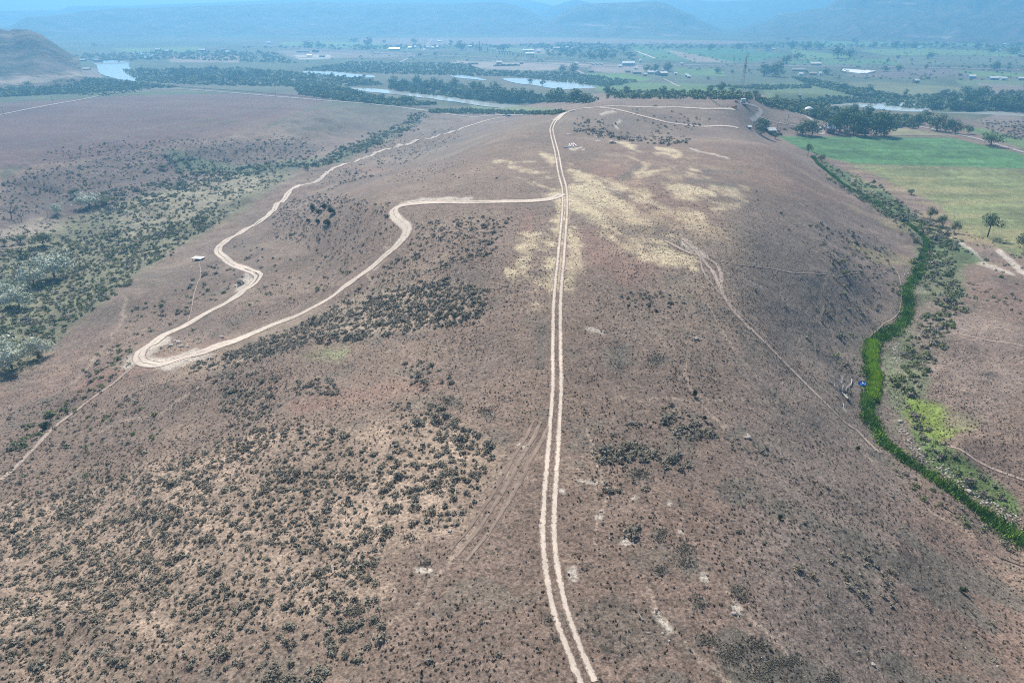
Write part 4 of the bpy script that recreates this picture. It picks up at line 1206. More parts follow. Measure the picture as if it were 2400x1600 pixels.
# ---------------------------------------------------------------- trees
def crown_geo(n, leaf, kind, r):
    if kind == 'round':
        L = r.normal(0, 1, (16, 3)); L /= np.linalg.norm(L, axis=1, keepdims=True)
        L = L * r.uniform(.35, .62, (16, 1)) * np.array([.52, .52, .56]) + np.array([0, 0, .47]); lr = r.uniform(.16, .27, 16)
    elif kind == 'spread':
        a = r.uniform(0, 6.28, 14); q = np.sqrt(r.uniform(0, 1, 14)) * .42
        L = np.c_[np.cos(a) * q, np.sin(a) * q, .62 - q * .4 + r.normal(0, .09, 14)]; lr = r.uniform(.15, .24, 14)
    elif kind == 'willow':
        L = r.normal(0, 1, (18, 3)); L /= np.linalg.norm(L, axis=1, keepdims=True); L[:, 2] = np.abs(L[:, 2]) * 1.0
        L = L * r.uniform(.2, .42, (18, 1)) + np.array([0, 0, .25]); L[:, 2] *= 1.15; lr = r.uniform(.16, .26, 18)
    elif kind == 'column':
        L = np.c_[r.normal(0, .03, 9), r.normal(0, .03, 9), np.linspace(.15, .9, 9)]; lr = .13 - np.linspace(-.4, .6, 9) ** 2 * .18
    elif kind == 'sparse':
        a = r.uniform(0, 6.28, 13); q = r.uniform(.08, .4, 13)
        L = np.c_[np.cos(a) * q, np.sin(a) * q, .78 - q * .6 + r.normal(0, .10, 13)]; lr = r.uniform(.13, .20, 13)
    else:   # juniper
        L = r.normal(0, .16, (8, 3)); L[:, 2] = np.abs(L[:, 2]) * 1.3 + .28; lr = r.uniform(.2, .32, 8)
    w = r.integers(0, len(L), n)
    d = r.normal(0, 1, (n, 3)); d /= np.linalg.norm(d, axis=1, keepdims=True)
    c = L[w] + d * lr[w][:, None] * r.uniform(.6, 1.08, (n, 1)) * np.array([1, 1, .85])
    c[:, 2] = np.maximum(c[:, 2], .04)
    return rot_tris(c, leaf, d, n, up=.5, r=r), L

def trunk_geo(L, kind, r):
    mb = MB()
    lean = r.uniform(-.04, .04, 2)
    top = (.0 + lean[0], lean[1], .42)
    if kind in ('willow', 'juniper'):
        top = (lean[0], lean[1], .2)
    mb.bar((0, 0, -.03), top, .030, .020, 7)
    for l in L[::2][:7]:
        mid = ((top[0] + l[0]) * .5, (top[1] + l[1]) * .5, top[2] + (l[2] - top[2]) * .45)
        mb.bar(top, mid, .014, .009, 5).bar(mid, tuple(l), .009, .004, 4)
    return mb

PROTO = {}
def proto(key, kind, n, leaf, mat, trunk=True, seed=0):
    r = np.random.default_rng(1000 + seed)
    (v, f), L = crown_geo(n, leaf, kind, r)
    me = bpy.data.meshes.new("crown"); me.from_pydata(v.tolist(), [], f.tolist()); me.materials.append(mat)
    tm = None
    if trunk:
        mb = trunk_geo(L, kind, r)
        tm = bpy.data.meshes.new("trunk"); tm.from_pydata(mb.v, [], mb.f); tm.materials.append(M_BARK)
    ext = np.abs(v[:, :2]).max()
    PROTO[key] = (me, tm, ext * 2)
for i in range(4): proto(f"cot{i}", 'round', 1300, .030, M_COT, seed=i)
for i in range(2): proto(f"spr{i}", 'spread', 1200, .028, M_COT, seed=10 + i)
for i in range(3): proto(f"wil{i}", 'willow', 1500, .030, M_WIL, seed=20 + i)
for i in range(2): proto(f"gwil{i}", 'willow', 1300, .030, M_GREEN, seed=25 + i)
proto("col0", 'column', 260, .04, M_COT, seed=30)
proto("sps0", 'sparse', 900, .026, M_BANK, seed=31)
for i in range(2): proto(f"jun{i}", 'juniper', 520, .06, M_JUN, seed=35 + i)
for i in range(4): proto(f"far{i}", 'round', 260, .062, M_COT, seed=40 + i)
for i in range(4): proto(f"bank{i}", 'willow', 240, .07, M_BANK, seed=50 + i)

def plant(key, P, h, w, name, label, cat="tree", group=None, rz=None):
    me, tm, ext = PROTO[key]
    t = empty(name, (float(P[0]), float(P[1]), float(P[2])), PR.uniform(0, 6.28) if rz is None else rz)
    sx_ = w / ext
    t.scale = (sx_, sx_, h)
    c = bpy.data.objects.new("crown", me); COL.objects.link(c); c.parent = t
    if tm is not None:
        k = bpy.data.objects.new("trunk", tm); COL.objects.link(k); k.parent = t
    tag(t, label, cat, group)
    return t

def tree_px(key, x, y, hpx, wpx, name, label, group=None, cat="tree"):
    P = hit([x], [y])[0]
    _, _, d = to_px(P[0], P[1], P[2])
    ang = math.atan2(CAM_Z - P[2], math.hypot(P[0], P[1]))
    h = hpx * d / FOC / math.cos(ang) * .98
    plant(key, P, float(h), float(wpx * d / FOC), name, label, cat, group)

TP = tree_px
# ranch trees
TP("cot0",1783,314,41,46,"cottonwood_tree","round dark green tree beside the white roofed barn at the field corner")
TP("cot1",1880,316,38,46,"cottonwood_tree","left half of the dark tree pair between barn and ranch yard")
TP("cot2",1903,318,41,48,"cottonwood_tree","right half of the dark tree pair next to the ranch gate")
TP("cot3",1950,312,49,53,"cottonwood_tree","leftmost tall dark tree shading the ranch house")
TP("cot1",1968,309,60,58,"cottonwood_tree","tall dark tree standing behind the ranch shed")
TP("cot0",2000,316,56,61,"cottonwood_tree","dark tree left of the pink ranch house")
TP("cot2",2026,318,62,66,"cottonwood_tree","dark tree right in front of the pink ranch house")
TP("cot3",2052,318,64,69,"cottonwood_tree","tallest tree of the ranch grove at its right side")
TP("cot0",2072,319,54,53,"cottonwood_tree","last tree at the right end of the ranch grove")
TP("spr0",1985,300,51,56,"cottonwood_tree","yellowish green tree top showing behind the ranch grove")
TP("gwil0",1817,326,22,20,"willow_tree","small dark bushy tree at the corner of the green field")
TP("gwil1",1984,318,22,24,"willow_tree","low pale green shrub tree in front of the ranch grove")
TP("sps0",1893,366,34,22,"young_tree","thin upright tree beside the creek below the field")
TP("spr1",2322,341,35,74,"cottonwood_tree","lone dark spreading tree beside the grey lane at the right")
TP("cot1",2195,307,43,46,"cottonwood_tree","tallest tree of the clump beside the lane fork")
TP("cot2",2216,310,36,40,"cottonwood_tree","middle tree of the clump beside the lane fork")
TP("cot3",2240,313,34,40,"cottonwood_tree","right middle tree of the clump beside the lane fork")
TP("gwil0",2268,314,26,34,"willow_tree","low round tree at the right end of the clump by the lane")
TP("gwil1",2098,298,24,30,"willow_tree","grey green bushy tree between the ranch grove and the lane")
TP("gwil0",2130,300,28,28,"willow_tree","grey green tree left of the clump by the lane fork")
TP("sps0",2314,556,66,66,"ash_tree","lone leaning tree with light open crown above the sandy track")
TP("gwil1",2400,590,62,70,"willow_tree","dark bushy tree cut by the right edge of the picture")
TP("gwil0",2180,512,34,32,"willow_tree","dark bush tree at the left of the clump by the pale meadow")
TP("gwil1",2208,530,36,38,"willow_tree","dark bush tree in the middle of the clump by the pale meadow")
TP("gwil0",2236,545,34,30,"willow_tree","right bush tree of the clump with a dead twig by the pale meadow")
TP("gwil1",2136,456,18,26,"willow_tree","small round bush tree on the edge of the pale meadow")
TP("gwil0",1925,378,20,24,"willow_tree","small dark bush tree right of the thin upright tree")
# left valley trees
TP("wil0",128,650,82,97,"silver_willow_tree","largest silvery tree in the left valley scrub")
TP("wil1",80,672,62,82,"silver_willow_tree","silvery tree just left of the largest one")
TP("wil2",46,720,64,85,"silver_willow_tree","silvery round tree by the dark green hollow at the far left")
TP("wil0",8,700,57,65,"silver_willow_tree","silvery tree cut by the left edge of the picture")
TP("wil1",30,866,85,115,"silver_willow_tree","big silvery tree at the left edge nearest the viewer")
TP("wil2",94,838,66,75,"silver_willow_tree","smaller silvery tree right of the nearest big one")
TP("wil1",0,842,69,75,"silver_willow_tree","silvery tree half hidden at the left edge above the nearest")
TP("gwil0",104,578,44,72,"willow_tree","rounded green bush tree in the upper left valley")
TP("gwil1",48,568,24,34,"willow_tree","small green bush tree beside the gully on the left")
TP("gwil0",10,575,22,26,"willow_tree","smallest green bush tree at the left edge")
TP("wil0",210,486,46,70,"silver_willow_tree","grey green tree with dark limbs in the upper gully")
TP("gwil1",178,462,28,36,"willow_tree","dark scrubby tree left of the grey green one")
TP("gwil0",250,478,24,50,"willow_tree","low grey scrubby tree right of the grey green one")
TP("wil2",136,503,36,45,"silver_willow_tree","pale scrubby tree beside the bare white stem")
TP("gwil1",382,398,16,30,"willow_tree","green bush tree in the bend of the left gully")
# junipers on the spur
for k, (x, y, h, w, wd) in enumerate([(733,494,20,15,"leftmost dark juniper of the group on the spur"),(747,503,20,20,"second dark juniper of the group on the spur"),(760,490,18,20,"upper dark juniper in the middle of the group on the spur"),
    (776,502,26,24,"largest dark juniper at the right of the group on the spur"),(771,472,9,7,"tiny juniper standing above the group on the spur"),(745,524,16,18,"lower left juniper below the group on the spur"),(767,528,20,22,"lower right juniper below the group on the spur"),(723,522,14,14,"small shaded juniper below the group on the left")]):
    TP(f"jun{k%2}", x, y, h, w, "juniper_tree", wd)
TP("jun0",1628,929,22,17,"juniper_bush","dark green upright juniper bush alone on the right slope", cat="bush")
TP("jun1",2257,1388,20,23,"juniper_bush","yellow green rounded bush alone at the lower right", cat="bush")
TP("jun1",1652,985,17,13,"juniper_bush","dark green bush at the top of the upper right cluster", cat="bush")
TP("jun0",1828,1215,14,15,"juniper_bush","small yellow green bush on the bare right slope", cat="bush")
TP("jun1",108,1002,22,30,"juniper_bush","large dark green bush beside the narrow lower left track", cat="bush")
TP("jun0",2010,1055,14,12,"juniper_bush","small lime green bush below the end of the right trail", cat="bush")

# farther single trees: (x, base y, height, width, wording)
FAR = [(1682,172,16,26,"dark tree alone in the green field left of the mast"),(1717,172,10,12,"small round tree right of the lone field tree"),(1659,187,9,13,"small round bush tree in the field below the lone tree"),(1755,170,10,8,"thin small tree right of the mast"),
 (1790,178,30,36,"left tree of the big clump behind the mast"),(1818,180,38,46,"tallest tree of the big clump behind the mast"),(1842,150,26,34,"tree between the clump and the upper fields"),(1870,141,18,28,"tree at the right end of the row in the upper fields"),
 (1770,233,24,26,"dark tree standing behind the knoll with the pad"),(1816,236,15,18,"small tree right of the dark one behind the knoll"),(1665,216,18,26,"left tree of the clump left of the mast foot"),(1690,215,24,30,"tallest tree of the clump left of the mast foot"),(1716,217,15,24,"right tree of the clump left of the mast foot"),
 (1553,218,18,26,"rounded tree above the far end of the ridge"),(1577,219,14,18,"smaller tree right of the rounded one above the ridge end"),(1425,222,22,30,"dark tree near the right end of the bright pond"),(1468,222,22,24,"bare topped tree right of the bright pond"),(1508,232,12,20,"low tree just above the ridge end"),(1526,218,10,14,"little tree in the gap above the ridge end"),
 (1563,168,24,30,"right tree of the farm clump by the barns"),(1535,171,22,28,"middle tree of the farm clump by the barns"),(1514,167,16,22,"left tree of the farm clump by the barns"),(1590,222,10,12,"small tree at the end of the thin farm lane"),
 (1963,137,34,40,"largest tree clump in the upper right fields"),(1990,136,26,32,"right part of the largest clump in the upper right fields"),(2004,100,12,26,"hazy tree at the foot of the right mesa"),(2097,112,20,28,"tall hazy tree in the upper right row"),(2120,113,14,28,"round hazy tree right of the tall one"),(2142,113,16,34,"wide hazy tree in the upper right row"),(2045,112,13,22,"left hazy tree of the upper right row"),
 (2194,107,13,14,"narrow hazy tree near the right end of the row"),(2212,110,11,26,"low hazy tree near the right end of the row"),(2290,113,16,15,"single hazy tree before the right fields"),(2322,122,13,38,"wide hazy clump at the right fields"),(2375,127,18,48,"large hazy clump near the right edge"),(2383,110,11,42,"faint hazy clump behind the large one at the right edge"),
 (2179,137,17,25,"isolated dark round tree in the right hand field"),(2080,147,13,10,"narrow tree beside the highway on the right"),(2104,138,10,14,"small tree above the narrow one beside the highway"),(2073,168,14,24,"bushy tree right of the white sheeting"),(2106,167,18,20,"tree with a notch right of the white sheeting"),(2170,162,12,11,"small tree on the highway verge"),
 (2330,165,22,30,"leaning tree on the highway at the far right"),(2365,156,11,11,"small round tree near the right edge above the highway"),(1936,175,18,26,"pale green tree by the yard left of the white sheeting"),(2120,225,18,14,"upright tree above the right river"),(2265,220,20,36,"tree standing over the bend of the right river"),(2310,211,8,11,"tiny round tree behind the right river wood"),
 (1976,211,20,36,"tree in the hedge row running to the right river"),(2032,216,20,30,"second tree in the hedge row running to the right river"),(1996,270,30,36,"dark tree in front of the right river bend"),(2032,270,26,34,"tree right of the dark one before the river bend"),(1905,276,24,26,"tree beside the white dome"),(1930,282,26,26,"second tree right of the white dome"),(2152,292,28,30,"tree behind the grey green bushy trees"),
 (53,164,12,19,"small tree right of the cabin on the far left bank"),(30,165,14,20,"tree at the cabin on the far left bank"),(2,166,16,22,"tree at the left edge by the far cabin"),(81,173,10,17,"round tree beside the far left road"),(172,177,10,15,"dark tree by the sandy bank left of the river"),
 (735,181,11,14,"small tree standing against the long bright pond"),(779,181,12,16,"round tree in the middle of the long bright pond"),(853,182,9,14,"tree at the right end of the long bright pond"),(1272,201,16,17,"round topped tree standing against the large bright pond"),(1243,194,12,18,"dark tree at the left of the large bright pond"),
 (863,108,22,30,"round hazy tree above the highway left of centre"),(900,101,9,14,"small hazy tree right of the round one"),(850,116,10,34,"low hazy hedge tree below the round one"),(971,101,12,22,"tree beside the far pale lane"),(1081,118,24,28,"tall hazy tree near the white sheds"),(1057,104,12,14,"hazy tree left of the tall one by the sheds"),(1180,121,18,40,"wide dark hazy tree beside the poplars"),
 (984,132,9,18,"small round tree on the highway verge at centre left"),(1020,130,9,10,"narrow tree on the highway verge at centre left"),(1107,109,11,12,"round hazy tree above the poplar group"),(1343,171,24,30,"dark clump of trees beside the lot"),(1318,168,18,26,"paler tree left of the dark clump by the lot"),
 (1412,141,28,34,"hazy tree clump above the highway at centre right"),(1385,138,18,30,"left part of the hazy clump above the highway"),(1476,137,16,32,"bushy hazy tree beside the white field road"),(1665,118,18,24,"round hazy tree in the upper tree line"),(1729,115,13,34,"wide hazy tree in the upper tree line"),(1798,119,17,23,"dark hazy tree near the small white cottage"),(1767,114,10,18,"low hazy tree in the upper tree line"),
 (1856,114,20,26,"slanting hazy tree in the upper right line"),(1890,117,20,32,"large hazy tree in the upper right line"),(1922,117,18,30,"rounded hazy tree in the upper right line"),(1846,96,10,14,"faint tree at the foot of the right mesa"),(720,112,18,34,"hazy tree behind the roadside station"),(745,110,14,24,"hazy tree right behind the roadside station"),(830,98,10,30,"faint hedge tree on the left plain"),(222,110,9,14,"hazy tree on the far left plain")]
for k, (x, y, h, w, lab) in enumerate(FAR):
    near_ = h > 20 and y > 150
    TP((f"cot{k%4}" if near_ else f"far{k%4}"), x, y, h, w, "cottonwood_tree", lab)
for k, x in enumerate((1124, 1128, 1143, 1155)):
    TP("col0", x, 122 + k * .8, (24, 14, 12, 10)[k], (6, 6, 5, 5)[k], "poplar_tree", ("tallest slim poplar beside the wide dark tree", "shorter slim poplar touching the tallest", "small slim poplar right of the tall pair", "smallest slim poplar at the right of the four")[k])
for k in range(16):
    TP("col0", 1172 + k * 5.6 + PR.uniform(-1, 1), 128.5 + k * .55, PR.uniform(6.5, 9.5), 4.2, "poplar_tree", "small slim poplar in the planted row along the highway", group="poplar row along the highway")

def wood(poly, n, hm, keys, name, label, group):
    P = np.array(poly, float)
    pts = []
    while len(pts) < n:
        x, y = PR.uniform(P[:, 0].min(), P[:, 0].max(), 300), PR.uniform(P[:, 1].min(), P[:, 1].max(), 300)
        ins = seg_dist(x, y, P) < 0
        pts += list(zip(x[ins], y[ins]))
    pts = pts[:n]
    G = hit([p[0] for p in pts], [p[1] for p in pts])
    for k, g in enumerate(G):
        h = hm * PR.uniform(.7, 1.25)
        lab = ("tall " if h > hm * 1.1 else ("low " if h < hm * .82 else "")) + label + ", " + whereabouts(*pts[k], poly)
        plant(keys[k % len(keys)], g, float(h), float(h * PR.uniform(1.1, 1.6)), name, lab, "tree", group)

def scrub(poly, n, rad, mat, label, hs=1.0, name="riverside_scrub", protos=None):
    P = np.array(poly, float)
    X, Y = np.array([]), np.array([])
    while len(X) < n:
        x, y = PR.uniform(P[:, 0].min(), P[:, 0].max(), 3000), PR.uniform(P[:, 1].min(), P[:, 1].max(), 3000)
        ins = seg_dist(x, y, P) < 0
        X, Y = np.r_[X, x[ins]], np.r_[Y, y[ins]]
    G = hit(X[:n], Y[:n])
    join_protos(name, protos or BUSH_FAR, G, PR.uniform(rad[0], rad[1], n), mat, label, zs=None)

FK, BK = ["far0", "far1", "far2", "far3"], ["bank0", "bank1", "bank2", "bank3"]
W1 = [(915,196),(1000,194),(1080,200),(1180,218),(1300,229),(1400,236),(1380,243),(1200,240),(1060,231),(960,216),(910,208)]
wood(W1, 80, 13, FK, "riverside_tree", "dark tree in the wood between river bend and pond", "trees of the wood between river and pond")
wood([(300,160),(420,158),(560,166),(660,180),(640,196),(480,192),(380,192),(330,180)], 34, 11, FK, "riverside_tree", "bluish tree in the wood beside the far left river", "trees of the wood beside the far left river")
wood([(0,192),(120,184),(250,192),(400,203),(300,208),(150,218),(0,224)], 34, 9, BK, "riverside_tree", "green tree in the thicket below the far left road", "trees of the thicket on the far left")
wood([(700,205),(790,210),(850,224),(940,236),(1000,244),(930,246),(850,240),(740,222)], 34, 9, BK, "riverside_tree", "green tree on the near bank of the river bend", "trees on the near bank of the river bend")
wood([(2190,222),(2300,218),(2400,222),(2400,262),(2300,262),(2190,258),(2140,256)], 44, 12, FK, "riverside_tree", "tree in the wood on the right beyond the river channel", "trees of the wood on the far right bank")
wood([(2060,276),(2190,278),(2180,296),(2090,292)], 12, 9, BK, "riverside_tree", "greyish tree between the right river and the lane", "trees between the right river and the lane")
wood([(1790,240),(1880,246),(1900,262),(1840,256)], 14, 7, BK, "riverside_tree", "tree in the dark belt right behind the knoll", "trees of the belt behind the knoll")
scrub(W1, 900, (2.24, 4.60), [M_BANK], "undergrowth of the wood between river and pond")
scrub([(290,165),(560,160),(860,184),(900,200),(700,205),(420,198),(320,190)], 1870, (2.02, 4.37), [M_BANK], "bluish green scrub on the left river flats")
scrub([(0,186),(150,178),(330,194),(420,205),(300,212),(150,222),(0,228)], 1530, (2.02, 4.14), [M_BANK], "green scrub below the far left road")
scrub([(690,200),(800,206),(900,232),(1030,246),(940,249),(840,241),(700,222)], 1020, (2.02, 3.91), [M_BANK], "green scrub on the near bank of the river bend")
scrub([(820,146),(1100,150),(1130,166),(1320,170),(1500,192),(1420,205),(1200,180),(900,174),(700,165)], 2210, (1.68, 4.14), [M_BANK], "low scrub between the ponds and the highway")
scrub([(1880,232),(2120,226),(2400,214),(2400,262),(2140,256),(2000,240),(1920,250)], 1190, (1.79, 3.91), [M_BANK], "scrub along the banks of the right river")
scrub([(1860,184),(1900,186),(1980,204),(2050,216),(2110,228),(2080,234),(1990,222),(1900,200)], 714, (2.46, 4.83), [M_BANK], "thick hedge of bushes running down to the right river")
scrub([(1770,236),(1880,240),(1990,262),(2090,276),(2180,280),(2140,300),(1950,290),(1880,268),(1800,250)], 1020, (2.02, 4.14), [M_BANK], "scrub behind the knoll and the ranch")
scrub([(1420,214),(1560,216),(1760,222),(1760,234),(1560,232),(1430,232)], 300, (1.2, 4.6), [M_BANK], "bushes beyond the far end of the ridge")
scrub([(1660,204),(1800,200),(1900,200),(1900,207),(1790,212)], 238, (2.02, 3.45), [M_BANK], "low hedge in the fields right of the mast")
scrub([(1000,258),(1100,256),(1240,262),(1330,262),(1300,270),(1140,268),(1010,266)], 544, (1.12, 2.53), [M_BANK], "scrub between the railway and the foot of the ridge")
scrub([(640,150),(1100,104),(1800,98),(2400,100),(2400,190),(1900,186),(1400,148),(900,140)], 650, (1.6, 4.2), [M_BANK], "scattered bushes over the far fields")
scrub([(560,112),(900,106),(1300,106),(1700,106),(1900,100),(2400,108),(2400,114),(1900,112),(1500,116),(1200,112),(800,118)], 520, (3.5, 7.5), [M_COT], "hazy line of far trees across the valley", name="far_tree_line")
scrub([(1250,104),(1400,100),(1480,120),(1420,140),(1290,132)], 260, (3.5, 7.0), [M_COT], "hazy wood of far trees right of the poplars", name="far_tree_line")
scrub([(0,140),(200,128),(420,120),(640,122),(700,150),(420,140),(240,142)], 714, (2.46, 5.17), [M_BANK], "scrub and trees of the left plain")
scrub([(2290,282),(2400,285),(2400,330),(2330,318)], 160, (.8, 1.6), [M_SAGE], "sage dotting the brown flat at the far right")
scrub([(150,222),(260,214),(320,206),(340,214),(240,226)], 102, (1.12, 2.53), [M_BANK], "bushes along the light road on the terrace")
# ---------------------------------------------------------------- buildings, vehicles and small things
def paint_mat(name, c, rough=.55, var=.08): return flat_mat(name, c, rough, var, .6)
M_WHITE = paint_mat("white_metal", (0.80, 0.80, 0.78), .35)
M_ROOFW = paint_mat("white_roof", (0.84, 0.83, 0.80), .4)
M_GREY = paint_mat("grey_wood", (0.22, 0.20, 0.18), .9)
M_DARK = paint_mat("dark_wall", (0.085, 0.075, 0.07), .9)
M_BROWN = paint_mat("brown_wall", (0.20, 0.12, 0.09), .9)
M_PINK = paint_mat("pink_wall", (0.42, 0.25, 0.21), .85)
M_TAN = paint_mat("tan_wall", (0.45, 0.38, 0.30), .85)
M_RED = paint_mat("red_panel", (0.50, 0.05, 0.05), .6)
M_BLUE = paint_mat("blue_plastic", (0.03, 0.16, 0.55), .35)
M_NAVY = paint_mat("dark_blue_paint", (0.02, 0.035, 0.09), .25)
M_BLACK = paint_mat("black_rubber", (0.02, 0.02, 0.02), .8)
M_GLASS = paint_mat("dark_glass", (0.03, 0.04, 0.05), .08)
M_ORANGE = paint_mat("orange_paint", (0.50, 0.14, 0.05), .6)
M_STEEL = paint_mat("steel_lattice", (0.50, 0.50, 0.50), .5)
M_REDST = paint_mat("red_lattice", (0.32, 0.09, 0.07), .6)
M_TINB = paint_mat("bluish_tin", (0.36, 0.45, 0.52), .4)
M_CONC = paint_mat("concrete", (0.42, 0.40, 0.37), .85)
M_POST = flat_mat("weathered_post", (0.13, 0.10, 0.085), .9, .3, 2)

def at_px(x, y):
    P = hit([x], [y])[0]
    _, _, d = to_px(P[0], P[1], P[2])
    return P, float(d)

def house(x, y, wpx, depth, hgt, rz, wall, roof, name, label, cat, group=None, windows=0, door=True, pitch=.3):
    """x, y: photo pixel of the near foot of the building; wpx: its width in the photo"""
    P, d = at_px(x, y)
    w = wpx * d / FOC
    t = empty(name, (P[0], P[1], P[2] - .1), math.radians(rz) - math.atan2(P[0], P[1]) * .0)
    hw, hd = w / 2, depth / 2
    rise = min(hd * pitch * 2, hgt * .6)
    MB().gable_wall(-hw, hw, -hd, hd, -.4, hgt, hgt + rise).build("wall", wall, t)
    MB().gable(-hw, hw, -hd, hd, hgt + .02, hgt + rise + .02, .35, .12).build("roof", roof, t)
    if door:
        MB().box(-.1 * w - 1.0, -.1 * w + 1.0, -hd - .05, -hd + .02, -.3, min(2.4, hgt - .3)).build("door", M_DARK, t)
    for k in range(windows):
        X = (-.5 + (k + .5) / windows) * w
        if abs(X + .1 * w) < 1.6: X += 2.2
        MB().box(X - .6, X + .6, -hd - .05, -hd + .02, 1.0, 2.1).build("window", M_GLASS, t)
    tag(t, label, cat, group)
    return t

# ranch
house(1805, 313, 19, 6, 3.0, 8, M_DARK, M_ROOFW, "barn", "small dark barn with a white pitched roof beside a round tree", "barn")
house(1944, 312, 17, 9, 4.6, -12, M_BROWN, M_TINB, "shed", "tall brown shed with a bluish tin roof at the ranch gate", "shed")
house(2013, 311, 34, 9, 3.2, 10, M_PINK, M_PINK, "ranch_house", "pinkish ranch house half hidden under the tall dark trees", "house", windows=3)
house(1932, 304, 10, 5, 2.6, 5, M_GREY, M_CONC, "shed", "low grey shed at the end of the light farm road", "shed")
house(1755, 301, 8, 3, 1.4, 12, M_GREY, M_ROOFW, "shed", "tiny white roofed shelter left of the round field corner tree", "shed")
# pad on the knoll
P, d = at_px(1741, 242)
t = empty("site_trailer", (P[0], P[1], P[2] + .05), math.radians(4))
MB().box(-1.9, 1.9, -1.3, 1.3, .75, 3.5).build("body", M_WHITE, t)
MB().box(-2.0, 2.0, -1.4, 1.4, 3.52, 3.66).build("roof", M_ROOFW, t)
MB().box(.4, 1.2, -1.36, -1.305, .8, 2.7).build("door", M_TINB, t)
MB().box(-1.4, -.4, -1.36, -1.305, 1.7, 2.5).build("window", M_GLASS, t)
for s in (-1.2, 1.2):
    MB().bar((s, -1.35, .38), (s, 1.35, .38), .38, n=12).build("wheel", M_BLACK, t)
tag(t, "white box trailer standing on the gravel pad of the knoll", "trailer")

def flatbed(x, y, rz, L, mat, name, label, cat, load=None):
    P, d = at_px(x, y)
    t = empty(name, P, math.radians(rz))
    MB().box(-L / 2, L / 2, -1.1, 1.1, .75, .95).bar((L / 2, 0, .8), (L / 2 + 1.4, 0, .5), .06).build("deck", mat, t)
    for s in (-.55, .55):
        MB().bar((s, -1.2, .38), (s, 1.2, .38), .38, n=12).build("wheel", M_BLACK, t)
    if load: MB().box(-L * .4, L * .1, -.8, .8, .96, 1.6).build("crate", load, t)
    tag(t, label, cat)
flatbed(1745, 248, 6, 6, M_DARK, "flatbed_trailer", "dark flatbed trailer parked before the white box trailer", "trailer", M_GREY)
flatbed(1726, 240, -20, 3.5, M_DARK, "small_trailer", "small dark trailer left of the white box trailer", "trailer", M_GREY)
P, d = at_px(1720, 253)
t = empty("loader_bucket", P, .2)
MB().box(-1.7, 1.2, -.8, .8, .3, 1.3).build("bin", M_ORANGE, t)
MB().box(1.22, 2.2, -.9, .9, .1, 1.9).build("frame", M_BROWN, t)
tag(t, "rusty orange loader bucket at the end of the wheel track", "machine part")

def fence(px, n, hp, name, label, rails=True, mat=M_POST, thick=.13, wob=.15):
    G = hit([p[0] for p in px], [p[1] for p in px])[:, :2]
    c = catmull(G, 1.0)
    s = np.r_[0, np.cumsum(np.linalg.norm(np.diff(c, axis=0), axis=1))]
    q = np.linspace(0, s[-1], n)
    X, Y = np.interp(q, s, c[:, 0]), np.interp(q, s, c[:, 1])
    Z = H(X, Y)
    t = empty(name, (X[0], Y[0], Z[0]))
    o = Vector((X[0], Y[0], Z[0]))
    tops = []
    for k in range(n):
        a = Vector((X[k], Y[k], Z[k])) - o
        h = hp * PR.uniform(1 - wob, 1 + wob)
        MB().bar(a - Vector((0, 0, .3)), a + Vector((PR.normal(0, .05), PR.normal(0, .05), h)), thick, thick * .85, 6).build("post", mat, t)
        tops.append(a)
    if rails:
        for lv in (.45, .85):
            mb = MB()
            for k in range(n - 1):
                mb.bar(tops[k] + Vector((0, 0, hp * lv)), tops[k + 1] + Vector((0, 0, hp * lv)), .05, n=4)
            mb.build("rail", mat, t)
    tag(t, label, "fence")
fence([(1652,230),(1662,233),(1672,239),(1680,246),(1690,252),(1705,254)], 16, 1.7, "corral_fence", "dark post fence curving round the left side of the knoll pad")
fence([(1652,229),(1680,229.5),(1700,229.5),(1716,231)], 18, 2.6, "corral_fence", "row of tall dark posts along the far edge of the knoll", rails=True)
fence([(1818,306),(1840,302),(1868,304),(1880,309)], 14, 1.9, "corral_fence", "dark pole corral between the white roofed barn and the trees")
fence([(1826,294),(1850,292),(1872,291)], 10, 1.6, "corral_fence", "dark pole fence on the slope above the pole corral")
fence([(2205,311),(2222,314)], 3, 2.2, "lane_gate", "pale bar gate where the lanes meet", mat=M_CONC)
for (x, y, s, lab) in ((1838,304,1.7,"heap of dark old timber in the middle of the pole corral"),(1856,303,2.0,"heap of dark old timber at the right of the pole corral"),(1826,309,1.3,"small heap of junk beside the white roofed barn"),(1536,250,1.4,"flat dark heap beside the track at the far end of the ridge")):
    P, d = at_px(x, y)
    t = empty("timber_heap", P, PR.uniform(0, 3))
    for k in range(9):
        a = PR.uniform(0, 3.14); r_ = s * PR.uniform(.6, 1.3)
        c_ = Vector((PR.normal(0, s * .5), PR.normal(0, s * .3), .15 + .12 * k))
        v_ = Vector((math.cos(a) * r_, math.sin(a) * r_, PR.normal(0, .15)))
        MB().bar(c_ - v_, c_ + v_, .13, n=5).build("beam", M_POST, t)
    tag(t, lab, "timber heap")

